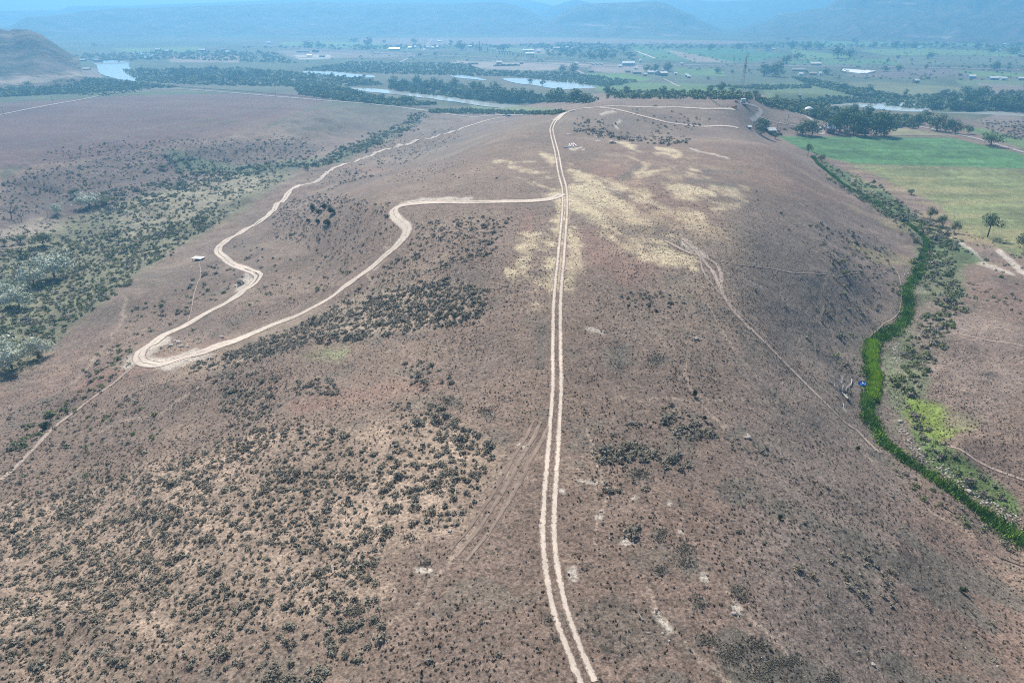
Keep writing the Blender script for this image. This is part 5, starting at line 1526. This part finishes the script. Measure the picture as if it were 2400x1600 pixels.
# radio mast
P, d = at_px(1736, 233)
t = empty("radio_mast", P, .3)
Hm = 100 * d / FOC * 1.02
def lattice(z0, z1, w0, w1, n):
    mb = MB()
    c = [(math.cos(a), math.sin(a)) for a in (0.3, 2.394, 4.489)]
    for k in range(n):
        f0, f1 = k / n, (k + 1) / n
        za, zb = z0 + (z1 - z0) * f0, z0 + (z1 - z0) * f1
        wa, wb = w0 + (w1 - w0) * f0, w0 + (w1 - w0) * f1
        for i in range(3):
            a0, a1 = c[i], c[(i + 1) % 3]
            mb.bar((a0[0]*wa, a0[1]*wa, za), (a0[0]*wb, a0[1]*wb, zb), .09, n=4)
            mb.bar((a0[0]*wa, a0[1]*wa, za), (a1[0]*wb, a1[1]*wb, zb), .06, n=4)
            mb.bar((a0[0]*wa, a0[1]*wa, za), (a1[0]*wa, a1[1]*wa, za), .05, n=4)
    return mb
lattice(0, Hm * .55, 2.3, 1.15, 9).build("lower_lattice", M_STEEL, t)
lattice(Hm * .55, Hm * .9, 1.15, .5, 8).build("upper_lattice", M_REDST, t)
MB().bar((0, 0, Hm * .9), (0, 0, Hm), .12).build("antenna", M_REDST, t)
for z_, a in ((.3, 0), (.45, 2), (.62, 4)):
    MB().bar((1.2*math.cos(a), 1.2*math.sin(a), Hm * z_), (1.9*math.cos(a), 1.9*math.sin(a), Hm * z_), .5, .6, 10).build("dish", M_WHITE, t)
tag(t, "tall lattice radio mast behind the knoll, pale below and reddish above", "radio mast")

# white dome by the river
P, d = at_px(1894, 264)
t = empty("dome_tank", P)
R_ = 12 * d / FOC
bm = bmesh.new()
bmesh.ops.create_uvsphere(bm, u_segments=28, v_segments=16, radius=1)
for v in bm.verts:
    v.co.x *= R_; v.co.y *= R_; v.co.z = max(v.co.z, -.25) * R_ * 1.0 + R_ * .1
me = bpy.data.meshes.new("shell"); bm.to_mesh(me); bm.free(); me.materials.append(M_ROOFW)
me.polygons.foreach_set("use_smooth", [True] * len(me.polygons))
o = bpy.data.objects.new("shell", me); COL.objects.link(o); o.parent = t
MB().bar((0, 0, -.3), (0, 0, R_ * .22), R_ * 1.02, n=28).build("base_ring", M_CONC, t)
tag(t, "big white dome by the trees behind the knoll", "dome")

# vehicles
def vehicle(x, y, rz, mat, name, label, kind="car", group=None, scale=1.0, rough=False):
    P, d = at_px(x, y)
    t = empty(name, P, math.radians(rz)); t.scale = (scale,) * 3
    L, W = (5.6, 2.0) if kind == "pickup" else (4.5, 1.85)
    if kind == "truck": L, W = 9, 2.5
    b = MB()
    if kind == "truck":
        b.box(-L/2, L/2 - 2.3, -W/2, W/2, 1.0, 3.8)
        MB().box(L/2 - 2.1, L/2, -W/2 + .1, W/2 - .1, .6, 2.8).build("cab", mat, t)
    else:
        prof = [(-L/2, .4), (L/2, .4), (L/2, .85), (L/2 - .9, 1.0), (-L/2, 1.02)]
        vs = [(X, Y, Z) for Y in (-W/2, W/2) for X, Z in prof]
        b.add(vs, [(0,1,2,3,4)[::1], (9,8,7,6,5), (0,5,6,1), (1,6,7,2), (2,7,8,3), (3,8,9,4), (4,9,5,0)])
        x0, x1 = (-.3, 1.5) if kind == "pickup" else (-1.7, 1.2)
        vs = [(x0, -W/2+.06, 1.02), (x1 + .5, -W/2+.06, 1.0), (x1, -W/2+.2, 1.62), (x0 + .2, -W/2+.2, 1.65),
              (x0, W/2-.06, 1.02), (x1 + .5, W/2-.06, 1.0), (x1, W/2-.2, 1.62), (x0 + .2, W/2-.2, 1.65)]
        MB().add(vs, [(0,1,2,3),(7,6,5,4),(1,5,6,2),(0,3,7,4),(3,2,6,7)]).build("cabin", M_GLASS, t)
        MB().box(x0 + .25, x1 - .05, -W/2+.22, W/2-.22, 1.64, 1.70).build("roof", mat, t)
    b.build("body", mat, t)
    for X in (-L*.31, L*.31):
        for Y in (-W/2, W/2):
            MB().bar((X, Y - .11, .36), (X, Y + .11, .36), .36, n=12).build("wheel", M_BLACK, t)
    tag(t, label, {"pickup": "pickup truck", "truck": "lorry"}.get(kind, "car"), group)
    return t
vehicle(1184, 272.5, -8, M_NAVY, "pickup_truck", "dark blue pickup at the far end of the switchback road, left of the other", "pickup")
vehicle(1193, 273.5, -20, M_NAVY, "parked_car", "dark car parked right behind the dark blue pickup", "car")
for k, (x, y, rz, mt, kd, lab) in enumerate([(1066,146,5,M_WHITE,"truck","white lorry on the highway left of the trailer yard"),(1240,141,4,M_WHITE,"truck","pale lorry on the highway above the trailer yard"),(870,122,8,M_WHITE,"truck","white lorry on the highway at the junction"),(2055,157,3,M_DARK,"car","dark car on the highway above the white sheeting"),
    (1920,160,3,M_WHITE,"car","white car left of the long white roof by the highway"),(1485,147,0,M_WHITE,"truck","white lorry with dark cab on the highway at the centre right"),(1922,305,30,M_WHITE,"car","white car at the ranch gate"),(1827,316.5,5,M_DARK,"car","dark car at the edge of the green field near the barn"),(2075,315,0,M_GREY,"car","grey car under the last tree of the ranch grove")]):
    vehicle(x, y, rz, mt, "lorry" if kd == "truck" else "parked_car", lab, kd)
# slanted row of parked trailers in the lot
for k in range(13):
    P, d = at_px(1160 + k * 4.6, 155.5 - .12 * k)
    t = empty("parked_trailer", P, math.radians(62))
    MB().box(-6, 6, -1.25, 1.25, 1.1, 3.7).build("body", (M_WHITE, M_GREY, M_DARK)[k % 3], t)
    MB().box(-5, -3, -1.2, 1.2, .1, 1.08).box(3, 4.4, -1.2, 1.2, .1, 1.08).build("wheels", M_BLACK, t)
    tag(t, "box trailer in the slanted row standing in the pale lot", "trailer", "slanted row of trailers in the lot")
for k in range(9):
    P, d = at_px(1386 + k * 3.1, 151.0 + (k % 3) * 1.2)
    t = empty("parked_trailer", P, math.radians(80))
    MB().box(-4, 4, -1.3, 1.3, .9, 3.2).build("body", M_WHITE, t)
    MB().box(-1.4, .8, -1.28, 1.28, .1, .88).build("wheels", M_BLACK, t)
    tag(t, "white trailer in the row beside the frontage road right of the lot", "trailer", "white trailers beside the frontage road")

# valley buildings: x, y, width px, depth, height, angle, wall, roof, wording
VB = [(1554,178,17,12,4.5,8,M_DARK,M_ROOFW,"dark barn with a pale pitched roof at the farm clump"),(1524,174,15,9,3.5,5,M_TAN,M_ROOFW,"long shed with a glaring white roof left of the dark barn"),(1512,178,7,6,2.6,0,M_DARK,M_ROOFW,"small dark shed with a white roof below the long shed"),(1539,176,9,8,5,90,M_TINB,M_TINB,"blue grey tall shed between the two barns"),
 (1492,173,20,10,3.0,2,M_TAN,M_CONC,"long low tan shed left of the farm clump"),(1471,170,12,8,3,4,M_PINK,M_CONC,"low pinkish house left of the long tan shed"),(1490,163,10,6,3,0,M_WHITE,M_ROOFW,"short white building above the long tan shed"),(1552,168,6,6,3,10,M_WHITE,M_ROOFW,"little white cottage right of the farm clump"),
 (1583,176,7,6,3,0,M_WHITE,M_ROOFW,"small white roofed shed in the yard right of the farm"),(1609,180,8,6,3,-6,M_TAN,M_ROOFW,"white roofed shed alone right of the farm yard"),(1614,183,8,6,2.6,-10,M_DARK,M_ROOFW,"low dark shed just below the lone white roofed one"),
 (1472,154,29,14,5.0,0,M_TINB,M_ROOFW,"long bluish hall with white roof beside the highway"),(1452,158,9,8,3,0,M_WHITE,M_ROOFW,"small white unit left below the long bluish hall"),(1500,147,5,8,5,0,M_WHITE,M_ROOFW,"white box building right on the highway"),(1350,153,8,8,3.5,10,M_PINK,M_ROOFW,"white roofed office at the corner of the lot road"),
 (1385,170,14,7,3,-5,M_TAN,M_CONC,"low pale shed in the brown yard right of the lot"),(1597,153,6,7,3.5,0,M_TAN,M_ROOFW,"small white roofed house above the lone field tree"),(1170,150,13,8,3.5,3,M_TAN,M_ROOFW,"white roofed shed above the slanted trailers"),(1110,151,22,9,3,4,M_GREY,M_CONC,"long low grey shed at the left of the pale lot"),(1222,150,9,7,3,0,M_TAN,M_CONC,"small pale shed at the right of the slanted trailers"),
 (1242,129,20,12,3.5,0,M_TAN,M_ROOFW,"long white roof behind the small poplars"),(1238,121,26,12,3.5,3,M_WHITE,M_ROOFW,"row of white roofs in the bare yard behind the poplars"),(1262,124,9,10,5,0,M_WHITE,M_ROOFW,"white house at the right of the poplar row"),(1304,116,16,9,4,0,M_TAN,M_ROOFW,"white farmhouse in the field under the hazy wood"),(1329,115,7,8,4.5,0,M_TAN,M_ROOFW,"white cottage in the hazy wood"),(1342,117,7,7,3.5,0,M_WHITE,M_ROOFW,"small white shed right of the wood cottage"),
 (961,115,8,10,4,0,M_TAN,M_ROOFW,"white house left of the straight lane"),(973,113,4,8,4,0,M_WHITE,M_ROOFW,"tiny white shed left of the straight lane"),(1003,114,7,9,4,15,M_WHITE,M_ROOFW,"white house right of the straight lane"),(1015,115,7,8,4,0,M_TAN,M_ROOFW,"white shed second right of the straight lane"),(1025,114,6,8,5,0,M_TAN,M_ROOFW,"taller white house third right of the straight lane"),(925,118,26,12,4,0,M_GREY,M_TINB,"long blue grey hall beside the highway at centre left"),(1102,112,7,8,4,0,M_TAN,M_ROOFW,"white roofed house below the round hazy tree"),(1030,99,9,8,4,0,M_WHITE,M_ROOFW,"faint white house high on the plain"),
 (1910,154,25,12,4.0,0,M_TAN,M_ROOFW,"long glaring white roof beside the highway on the right"),(1903,176,18,10,3,4,M_TAN,M_TAN,"long tan shed in the yard left of the white sheeting"),(1876,177,10,8,3,0,M_WHITE,M_ROOFW,"white shed at the left of the long tan one"),(1870,167,30,10,3,-2,M_TAN,M_CONC,"low pale building by the tree clump on the right"),(1921,177,5,8,4,0,M_WHITE,M_ROOFW,"small white unit at the end of the long tan shed"),
 (2276,184,16,9,3.5,0,M_TINB,M_ROOFW,"bluish shed with white roof in the right hand field"),(2330,187,27,9,3,2,M_TINB,M_ROOFW,"long low white roofed shed near the right edge"),(2350,188,14,8,3,0,M_WHITE,M_ROOFW,"white shed right of the long one near the right edge"),(2390,188,14,8,3,0,M_TAN,M_ROOFW,"white roofed building cut by the right edge"),(2146,195,11,7,4,5,M_GREY,M_ROOFW,"small grey barn standing alone above the right river"),(1873,228,6,5,2.5,0,M_GREY,M_CONC,"tiny grey shed in the field left of the hedge"),(1939,228,5,5,2.5,20,M_DARK,M_CONC,"tiny dark shed in the field right of the hedge"),
 (2153,115,7,8,4,10,M_WHITE,M_ROOFW,"white house under the wide hazy tree"),(2353,107,8,8,4,0,M_TAN,M_ROOFW,"faint white house behind the wide hazy clump"),(2340,121,6,8,4,0,M_WHITE,M_ROOFW,"white cottage left of the large hazy clump"),(1812,118,7,7,3,0,M_TAN,M_ROOFW,"small white cottage by the dark hazy tree"),(2396,134,12,9,4,10,M_GREY,M_TINB,"grey blue farm roof at the right edge"),
 (371,120,12,9,4,0,M_GREY,M_ROOFW,"white roofed house in the left plain"),(392,123,10,8,3.5,0,M_TAN,M_ROOFW,"white house right of the first one in the left plain"),(475,121,14,9,4,0,M_GREY,M_ROOFW,"grey house with a white roof on the left plain"),(524,119,10,9,3.5,0,M_TAN,M_CONC,"tan roofed house right of the grey one on the left plain"),(533,124,7,8,3,0,M_WHITE,M_ROOFW,"small white shed by the tan roofed house"),(630,103,9,9,4,0,M_WHITE,M_ROOFW,"white shed beside the highway far left"),
 (195,144,14,7,3,0,M_TINB,M_ROOFW,"bluish cabin with a white roof at the left end of the bridge"),(230,146,14,8,3,0,M_TAN,M_ROOFW,"white roofed shed right at the bridge end"),(15,160,12,8,4,10,M_WHITE,M_ROOFW,"white cabin among the trees on the far left bank"),(203,164,16,7,2.2,0,M_CONC,M_ROOFW,"low white roof on the sandy bank left of the river"),(710,123,28,9,3.4,0,M_CONC,M_CONC,"long pale low building left of the red sign"),(726,133,12,8,3,0,M_WHITE,M_ROOFW,"white roofed unit below the red sign"),(755,134,12,8,3,0,M_DARK,M_CONC,"dark unit beside the pale lot below the red sign"),(2043,259,4,3,2,0,M_GREY,M_CONC,"tiny hut on the near bank of the right river")]
for (x, y, w, dp, h, rz, wl, rf, lab) in VB:
    nm = "barn" if "barn" in lab else ("house" if ("house" in lab or "cottage" in lab or "cabin" in lab) else "shed")
    house(x, y, w, dp, h * 1.15, rz, wl, rf, nm, lab, nm, windows=2 if nm == "house" else 0)
# roadside station with a red sign panel
P, d = at_px(740, 123)
t = empty("roadside_station", P)
MB().box(-9, 9, -5, 5, 0, 6).build("wall", M_GREY, t)
MB().box(-9.4, 9.4, -5.4, 5.4, 6.02, 6.4).build("roof", M_CONC, t)
MB().box(-6, 4, -5.3, -5.02, 1.5, 6.9).build("panel", M_RED, t)
tag(t, "grey roadside station with a big red panel beside the highway", "station")
# white sheeting / greenhouse roofs on the right
def quad_hall(pts, h, mat, name, label, cat, group=None):
    G = plane_hit([p[0] for p in pts], [p[1] for p in pts], VALLEY)
    c = G.mean(0)
    t = empty(name, (c[0], c[1], VALLEY))
    v = [(g[0] - c[0], g[1] - c[1], -1) for g in G] + [(g[0] - c[0], g[1] - c[1], h) for g in G]
    n = len(G)
    MB().add(v, [tuple(range(n, 2 * n))] + [(i, (i + 1) % n, n + (i + 1) % n, n + i) for i in range(n)]).build("cover", mat, t)
    tag(t, label, cat, group)
quad_hall([(1971,168),(2014,174),(2028,167),(1977,163)], 1.6, M_ROOFW, "white_sheeting", "left half of the glaring white sheeting below the highway", "sheeting")
quad_hall([(2016,174.3),(2030,174),(2052,168.5),(2030.5,166.5)], 1.9, M_ROOFW, "white_sheeting", "right half of the glaring white sheeting with a ragged edge", "sheeting")

# bridge over the far left river
A, B = plane_hit([218, 318], [147.5, 142.5], VALLEY)
A, B = Vector((*A, VALLEY)), Vector((*B, VALLEY))
t = empty("road_bridge", A)
D = B - A; nrm = Vector((-D.y, D.x, 0)).normalized() * 3.5
def slab(z0, z1, o0, o1):
    return MB().add([o0 - nrm + Vector((0,0,z0)), o1 - nrm + Vector((0,0,z0)), o1 + nrm + Vector((0,0,z0)), o0 + nrm + Vector((0,0,z0)),
                     o0 - nrm + Vector((0,0,z1)), o1 - nrm + Vector((0,0,z1)), o1 + nrm + Vector((0,0,z1)), o0 + nrm + Vector((0,0,z1))],
                    [(0,3,2,1),(4,5,6,7),(0,1,5,4),(1,2,6,5),(2,3,7,6),(3,0,4,7)])
slab(3.4, 5.4, Vector((0,0,0)), D).build("deck", M_DARK, t)
for f in (.2, .6, .9):
    c_ = D * f
    slab(-2, 3.38, c_ - D.normalized() * 1.2, c_ + D.normalized() * 1.2).build("pier", M_CONC, t)
tag(t, "dark flat bridge crossing the river at the far left", "bridge")

# utility poles
for (x, y, hpx, lab) in ((9,268,16,"utility pole at the left edge beside the terrace road"),(124,240,13,"utility pole on the terrace left of the road"),(262,218,11,"utility pole by the bushes on the terrace road"),(743,239,17,"utility pole beside the railway right of the sandy hump"),(647,230,14,"utility pole beside the railway at the sandy hump"),(480,212,10,"utility pole beside the railway on the left"),(869,246,15,"utility pole beside the railway above the gully"),
    (771,125,18,"tall pole at the pale junction by the red panel"),(734,118,20,"tall pole behind the red panel"),(988,113,19,"left pole of the three beside the straight lane"),(996,113,22,"middle pole of the three beside the straight lane"),(1001,113,20,"right pole of the three beside the straight lane"),(1846,284,15,"pole on the slope above the pole corral"),(1839,290,10,"shorter pole on the slope above the corral"),(1822,298,14,"pole by the road above the white roofed barn"),(1932,276,20,"thin pole left of the ranch grove"),
    (1747,128,8,"left of three dark posts in the upper field"),(1752,128,8,"middle of three dark posts in the upper field"),(1758,128,8,"right of three dark posts in the upper field"),(1712,229,14,"thin pale pole left of the mast foot")):
    P, d = at_px(x, y)
    t = empty("utility_pole", P, .4)
    h = hpx * d / FOC * 1.02
    MB().bar((0, 0, -.5), (0, 0, h), .2, .13, 7).build("pole", M_POST, t)
    MB().box(-1.1, 1.1, -.08, .08, h * .9, h * .9 + .18).build("crossarm", M_POST, t)
    tag(t, lab, "pole")

# white roofed shelter beside the footpath on the left slope
P, d = at_px(466, 609)
t = empty("shelter", P, math.radians(-12))
MB().box(-2.6, 2.4, -1.6, 1.6, 1.05, 1.17).build("roof", M_WHITE, t)
for sx_, sy_ in ((-2.3, -1.3), (2.1, -1.3), (2.1, 1.3), (-2.3, 1.3)):
    MB().box(sx_ - .07, sx_ + .07, sy_ - .07, sy_ + .07, -.6, 1.04).build("leg", M_POST, t)
MB().box(-1.2, 1.9, -1.0, 1.1, -.3, .6).build("shadow", M_DARK, t)  # dark box put in for the shaded gap under the roof
MB().box(-.2, .3, -.1, .3, 1.18, 1.3).build("vent", M_DARK, t)
tag(t, "low white roofed shelter over a dark trough beside the footpath", "shelter")

# white pipes on the crest
P, d = at_px(1341, 341)
for k, (dx, L, rz, lab) in enumerate(((-1.6, 4.5, 84, "leftmost of the white pipes lying on the crest"), (-.6, 5.5, 82, "second of the white pipes lying on the crest"), (.5, 5.5, 86, "third of the white pipes lying on the crest"), (1.7, 4.2, 95, "rightmost of the white pipes lying on the crest"))):
    t = empty("white_pipe", (P[0] + dx, P[1] + PR.uniform(-1, 1), float(H(P[0] + dx, P[1])) + .25), math.radians(rz))
    MB().bar((-L, 0, 0), (L, 0, 0), .22, n=10).build("tube", M_WHITE, t)
    MB().bar((-L - .04, 0, 0), (-L + .02, 0, 0), .18, n=10).build("opening", M_BLACK, t)
    tag(t, lab, "pipe")
P, d = at_px(1330, 346)
t = empty("white_pipe", (P[0], P[1], P[2] + .3), math.radians(25))
MB().bar((-2.2, 0, 0), (2.2, 0, 0), .3, n=10).build("tube", M_WHITE, t)
MB().bar((-2.26, 0, 0), (-2.19, 0, 0), .25, n=10).build("opening", M_BLACK, t)
tag(t, "short thick white pipe with a dark mouth left of the other pipes", "pipe")

# dead trees: a bare branching figure in ONE mesh each for trunk and boughs
def dead_tree(P, h, mat, name, label, lying=0.0, seed=1, spread=.55, rz=0.0, n0=6, th=.035):
    r = np.random.default_rng(seed)
    t = empty(name, (float(P[0]), float(P[1]), float(P[2])), rz)
    t.rotation_euler = (0, lying, rz)
    tr = MB().bar((0, 0, -.05 * h), (.05 * h, 0, .30 * h), th * h, th * .7 * h, 8)
    tr.build("trunk", mat, t)
    for k in range(n0):
        a = 6.283 * k / n0 + r.uniform(-.3, .3)
        mb = MB()
        def grow(p, d_, L, rad, lev):
            q_ = p + d_ * L
            mb.bar(p, q_, rad, rad * .62, 5)
            if lev:
                for _ in range(2 if lev > 1 else 3):
                    dd = (d_ + Vector(r.normal(0, .42, 3))).normalized()
                    grow(q_, dd, L * r.uniform(.55, .85), rad * .6, lev - 1)
        grow(Vector((.045 * h, 0, .27 * h)), Vector((math.cos(a) * spread, math.sin(a) * spread, .75)).normalized(), .26 * h, th * .55 * h, 3)
        mb.build("bough", mat, t)
    tag(t, label, "dead tree")
P, _ = at_px(1984, 935)
dead_tree((P[0], P[1], P[2] + .5), 8.0, M_DEAD, "fallen_tree", "bleached dead tree lying with spread boughs beside the creek", lying=math.radians(68), seed=4, rz=math.radians(110), n0=7, th=.045, spread=.9)
P, _ = at_px(27, 512); dead_tree(P, 11, M_DEADD, "dead_tree", "bare dead tree with crooked limbs at the left edge of the valley", seed=6, spread=.8)
P, _ = at_px(112, 508); dead_tree(P, 9.5, M_DEAD, "dead_tree", "thin bleached dead stem standing in the left gully", seed=8, spread=.18, n0=3, th=.02)
P, _ = at_px(50, 518); dead_tree(P, 7, M_DEADD, "dead_tree", "lower grey dead tree right of the crooked one", seed=9, spread=.7)
P, _ = at_px(2234, 516); dead_tree(P, 5.5, M_DEAD, "dead_tree", "small bleached dead tree behind the dark bush clump", seed=12, spread=.5, th=.02)
P, _ = at_px(2330, 568); dead_tree(P, 3.0, M_DEADD, "dead_bush", "leafless bush right of the light crowned leaning tree", seed=14, spread=.6)
def log(px, rad, mat, name, label, cat="log", lift=.12):
    G = hit([p[0] for p in px], [p[1] for p in px])
    c2 = catmull(G[:, :2], .5)
    zz = H(c2[:, 0], c2[:, 1]) + lift
    t = empty(name, (c2[0, 0], c2[0, 1], zz[0]))
    mb = MB()
    n = len(c2)
    for k in range(n - 1):
        f0, f1 = 1 - .6 * k / n, 1 - .6 * (k + 1) / n
        mb.bar((c2[k, 0] - c2[0, 0], c2[k, 1] - c2[0, 1], zz[k] - zz[0]), (c2[k + 1, 0] - c2[0, 0], c2[k + 1, 1] - c2[0, 1], zz[k + 1] - zz[0]), rad * f0, rad * f1, 6)
    mb.build("wood", mat, t)
    tag(t, label, cat)
log([(1972,941),(1977,948),(1978,958),(1985,968)], .11, M_DEAD, "branch", "curved white branch lying below the bleached dead tree", "branch")
log([(1996,891),(1994,902),(1985,909),(1981,918)], .12, M_DEAD, "branch", "white branch reaching up from the bleached dead tree", "branch", .4)
log([(2344,1308),(2365,1316),(2400,1327)], .16, M_DEADD, "log", "long dark log on the slope at the right edge")
log([(2365,1302),(2380,1313),(2400,1320)], .13, M_DEADD, "log", "shorter dark log crossing above the long one at the right edge")
log([(2136,1378),(2146,1380),(2155,1384)], .09, M_DEADD, "log", "short dark stick right of the scattered bushes")
log([(2275,1434),(2286,1442)], .08, M_DEADD, "log", "small stick beside the yellow green rounded bush")
log([(484,871),(489,880),(492,885)], .10, M_DEADD, "log", "dark post lying on the slope below the hairpin")
log([(1511,1482),(1525,1484)], .06, M_DEAD, "branch", "thin white stick in the foreground right of the track", "branch")
log([(1498,1440),(1505,1452)], .04, M_DEAD, "branch", "finest white stick in the foreground above the other", "branch")
log([(2028,452),(2040,452),(2048,446)], .25, M_DEAD, "branch", "white fallen branch across the upper creek", "branch", .5)

# blue paddling tub by the dead tree
P, d = at_px(2019, 901)
t = empty("tub", (P[0], P[1], P[2] + .35), .5)
bm = bmesh.new()
bmesh.ops.create_cone(bm, cap_ends=True, segments=24, radius1=.8, radius2=1.0, depth=.34)
top = [f for f in bm.faces if f.normal.z > .9]
r_ = bmesh.ops.inset_region(bm, faces=top, thickness=.1)
for f in top:
    for v in f.verts: v.co.z -= .26
me = bpy.data.meshes.new("shell"); bm.to_mesh(me); bm.free(); me.materials.append(M_BLUE)
o = bpy.data.objects.new("shell", me); COL.objects.link(o); o.parent = t; o.scale = (1.3, .8, 1)
MB().box(-.1, .35, -.25, .15, .1, .34).build("white_bag", M_WHITE, t)
t.rotation_euler = (.35, 0, .5)
tag(t, "bright blue tub lying on a bush beside the bleached dead tree", "tub")

# single boulders that stand out
def boulder(x, y, s, label, mat=None):
    P, d = at_px(x, y)
    bm = bmesh.new()
    bmesh.ops.create_icosphere(bm, subdivisions=2, radius=1)
    for v in bm.verts:
        k = 1 + .25 * math.sin(v.co.x * 5 + x) * math.cos(v.co.y * 4 + y) + PR.normal(0, .04)
        v.co = Vector((v.co.x * s * k, v.co.y * s * .8 * k, v.co.z * s * .55 * k))
    me = bpy.data.meshes.new("boulder"); bm.to_mesh(me); bm.free(); me.materials.append(mat or M_STONE)
    o = bpy.data.objects.new("boulder", me); o.location = (P[0], P[1], P[2] + s * .2); o.rotation_euler = (0, 0, PR.uniform(0, 3)); COL.objects.link(o)
    tag(o, label, "boulder")
for (x, y, s, lab) in ((1632,794,.7,"pale flat boulder below the loose group of dark bushes"),(1628,792,.4,"smaller boulder touching the pale flat one"),(851,744,.6,"white boulder inside the dark band of sagebrush"),(1753,1026,.6,"pale flat rock on the right slope under the trailing bushes"),(1720,1437,.35,"pale rock in the lower right foreground"),
    (1553,1484,.22,"white rock at the end of the thin stick"),(1568,1502,.22,"white rock left of the two small dark bushes"),(1055,1244,.35,"white rock beside the dark bushes left of the track"),(1408,1198,.3,"white rock beside the small dust patch"),(1429,1262,.22,"white rock by the larger dust patch"),(1432,1184,.2,"reddish white rock above the small dust patch"),(611,866,.3,"pale rock on the open slope left of centre"),
    (2046,1556,.35,"white rock at the bottom right"),(2110,988,.7,"pale boulder on the rocky right bank of the creek"),(2172,1103,.7,"rounded boulder by the lower creek bank"),(2270,1152,.8,"rounded boulder on the bank near the right edge"),(400,811,1.0,"dark grey rock pile stone inside the hairpin loop"),(420,803,1.1,"larger stone of the pile inside the hairpin loop"),(411,800,.7,"upper stone of the pile inside the hairpin loop"),
    (427,812,.8,"right stone of the pile inside the hairpin loop"),(441,813,.6,"white block on the inner edge of the hairpin loop"),(520,790,.7,"pale block beside the upper arm of the hairpin loop")):
    boulder(x, y, s, lab)
for k, (x, y) in enumerate(((1401,331),(1432,331),(1446,333),(1333,315),(1368,351),(1400,322))):
    P, d = at_px(x, y)
    t = MB().add([(-1.6,-1,0),(1.5,-.8,.0),(1.8,.9,0),(-1.3,1.1,0),(-1.4,-.8,.18),(1.3,-.6,.2),(1.5,.7,.16),(-1.1,.9,.2)], [(0,3,2,1),(4,5,6,7),(0,1,5,4),(1,2,6,5),(2,3,7,6),(3,0,4,7)]).build("flat_slab", M_STONE)
    t.location = P; t.rotation_euler = (0, 0, k)
    tag(t, ("first white slab in the row below the hollow", "second white slab in the row below the hollow", "third white slab in the row below the hollow", "white slab left of the dark rim bushes", "white slab near the pipes", "white slab above the row below the hollow")[k], "slab")

# ---------------------------------------------------------------- the smoky air
HZ = bpy.data.materials.new("haze_air")
HZ.use_nodes = True
ht = HZ.node_tree
ht.nodes.clear()
hv = ht.nodes.new("ShaderNodeVolumePrincipled")
hv.inputs["Color"].default_value = (0.22, 0.57, 0.92, 1)
hv.inputs["Density"].default_value = 0.00034
hv.inputs["Anisotropy"].default_value = 0.4
ho = ht.nodes.new("ShaderNodeOutputMaterial")
ht.links.new(hv.outputs[0], ho.inputs["Volume"])
hb_ = MB().box(-9000, 9000, -9000, 9000, -60, 330)
haze = hb_.build("haze", HZ)
tag(haze, "thin blue smoke haze filling the valley air", kind="stuff")
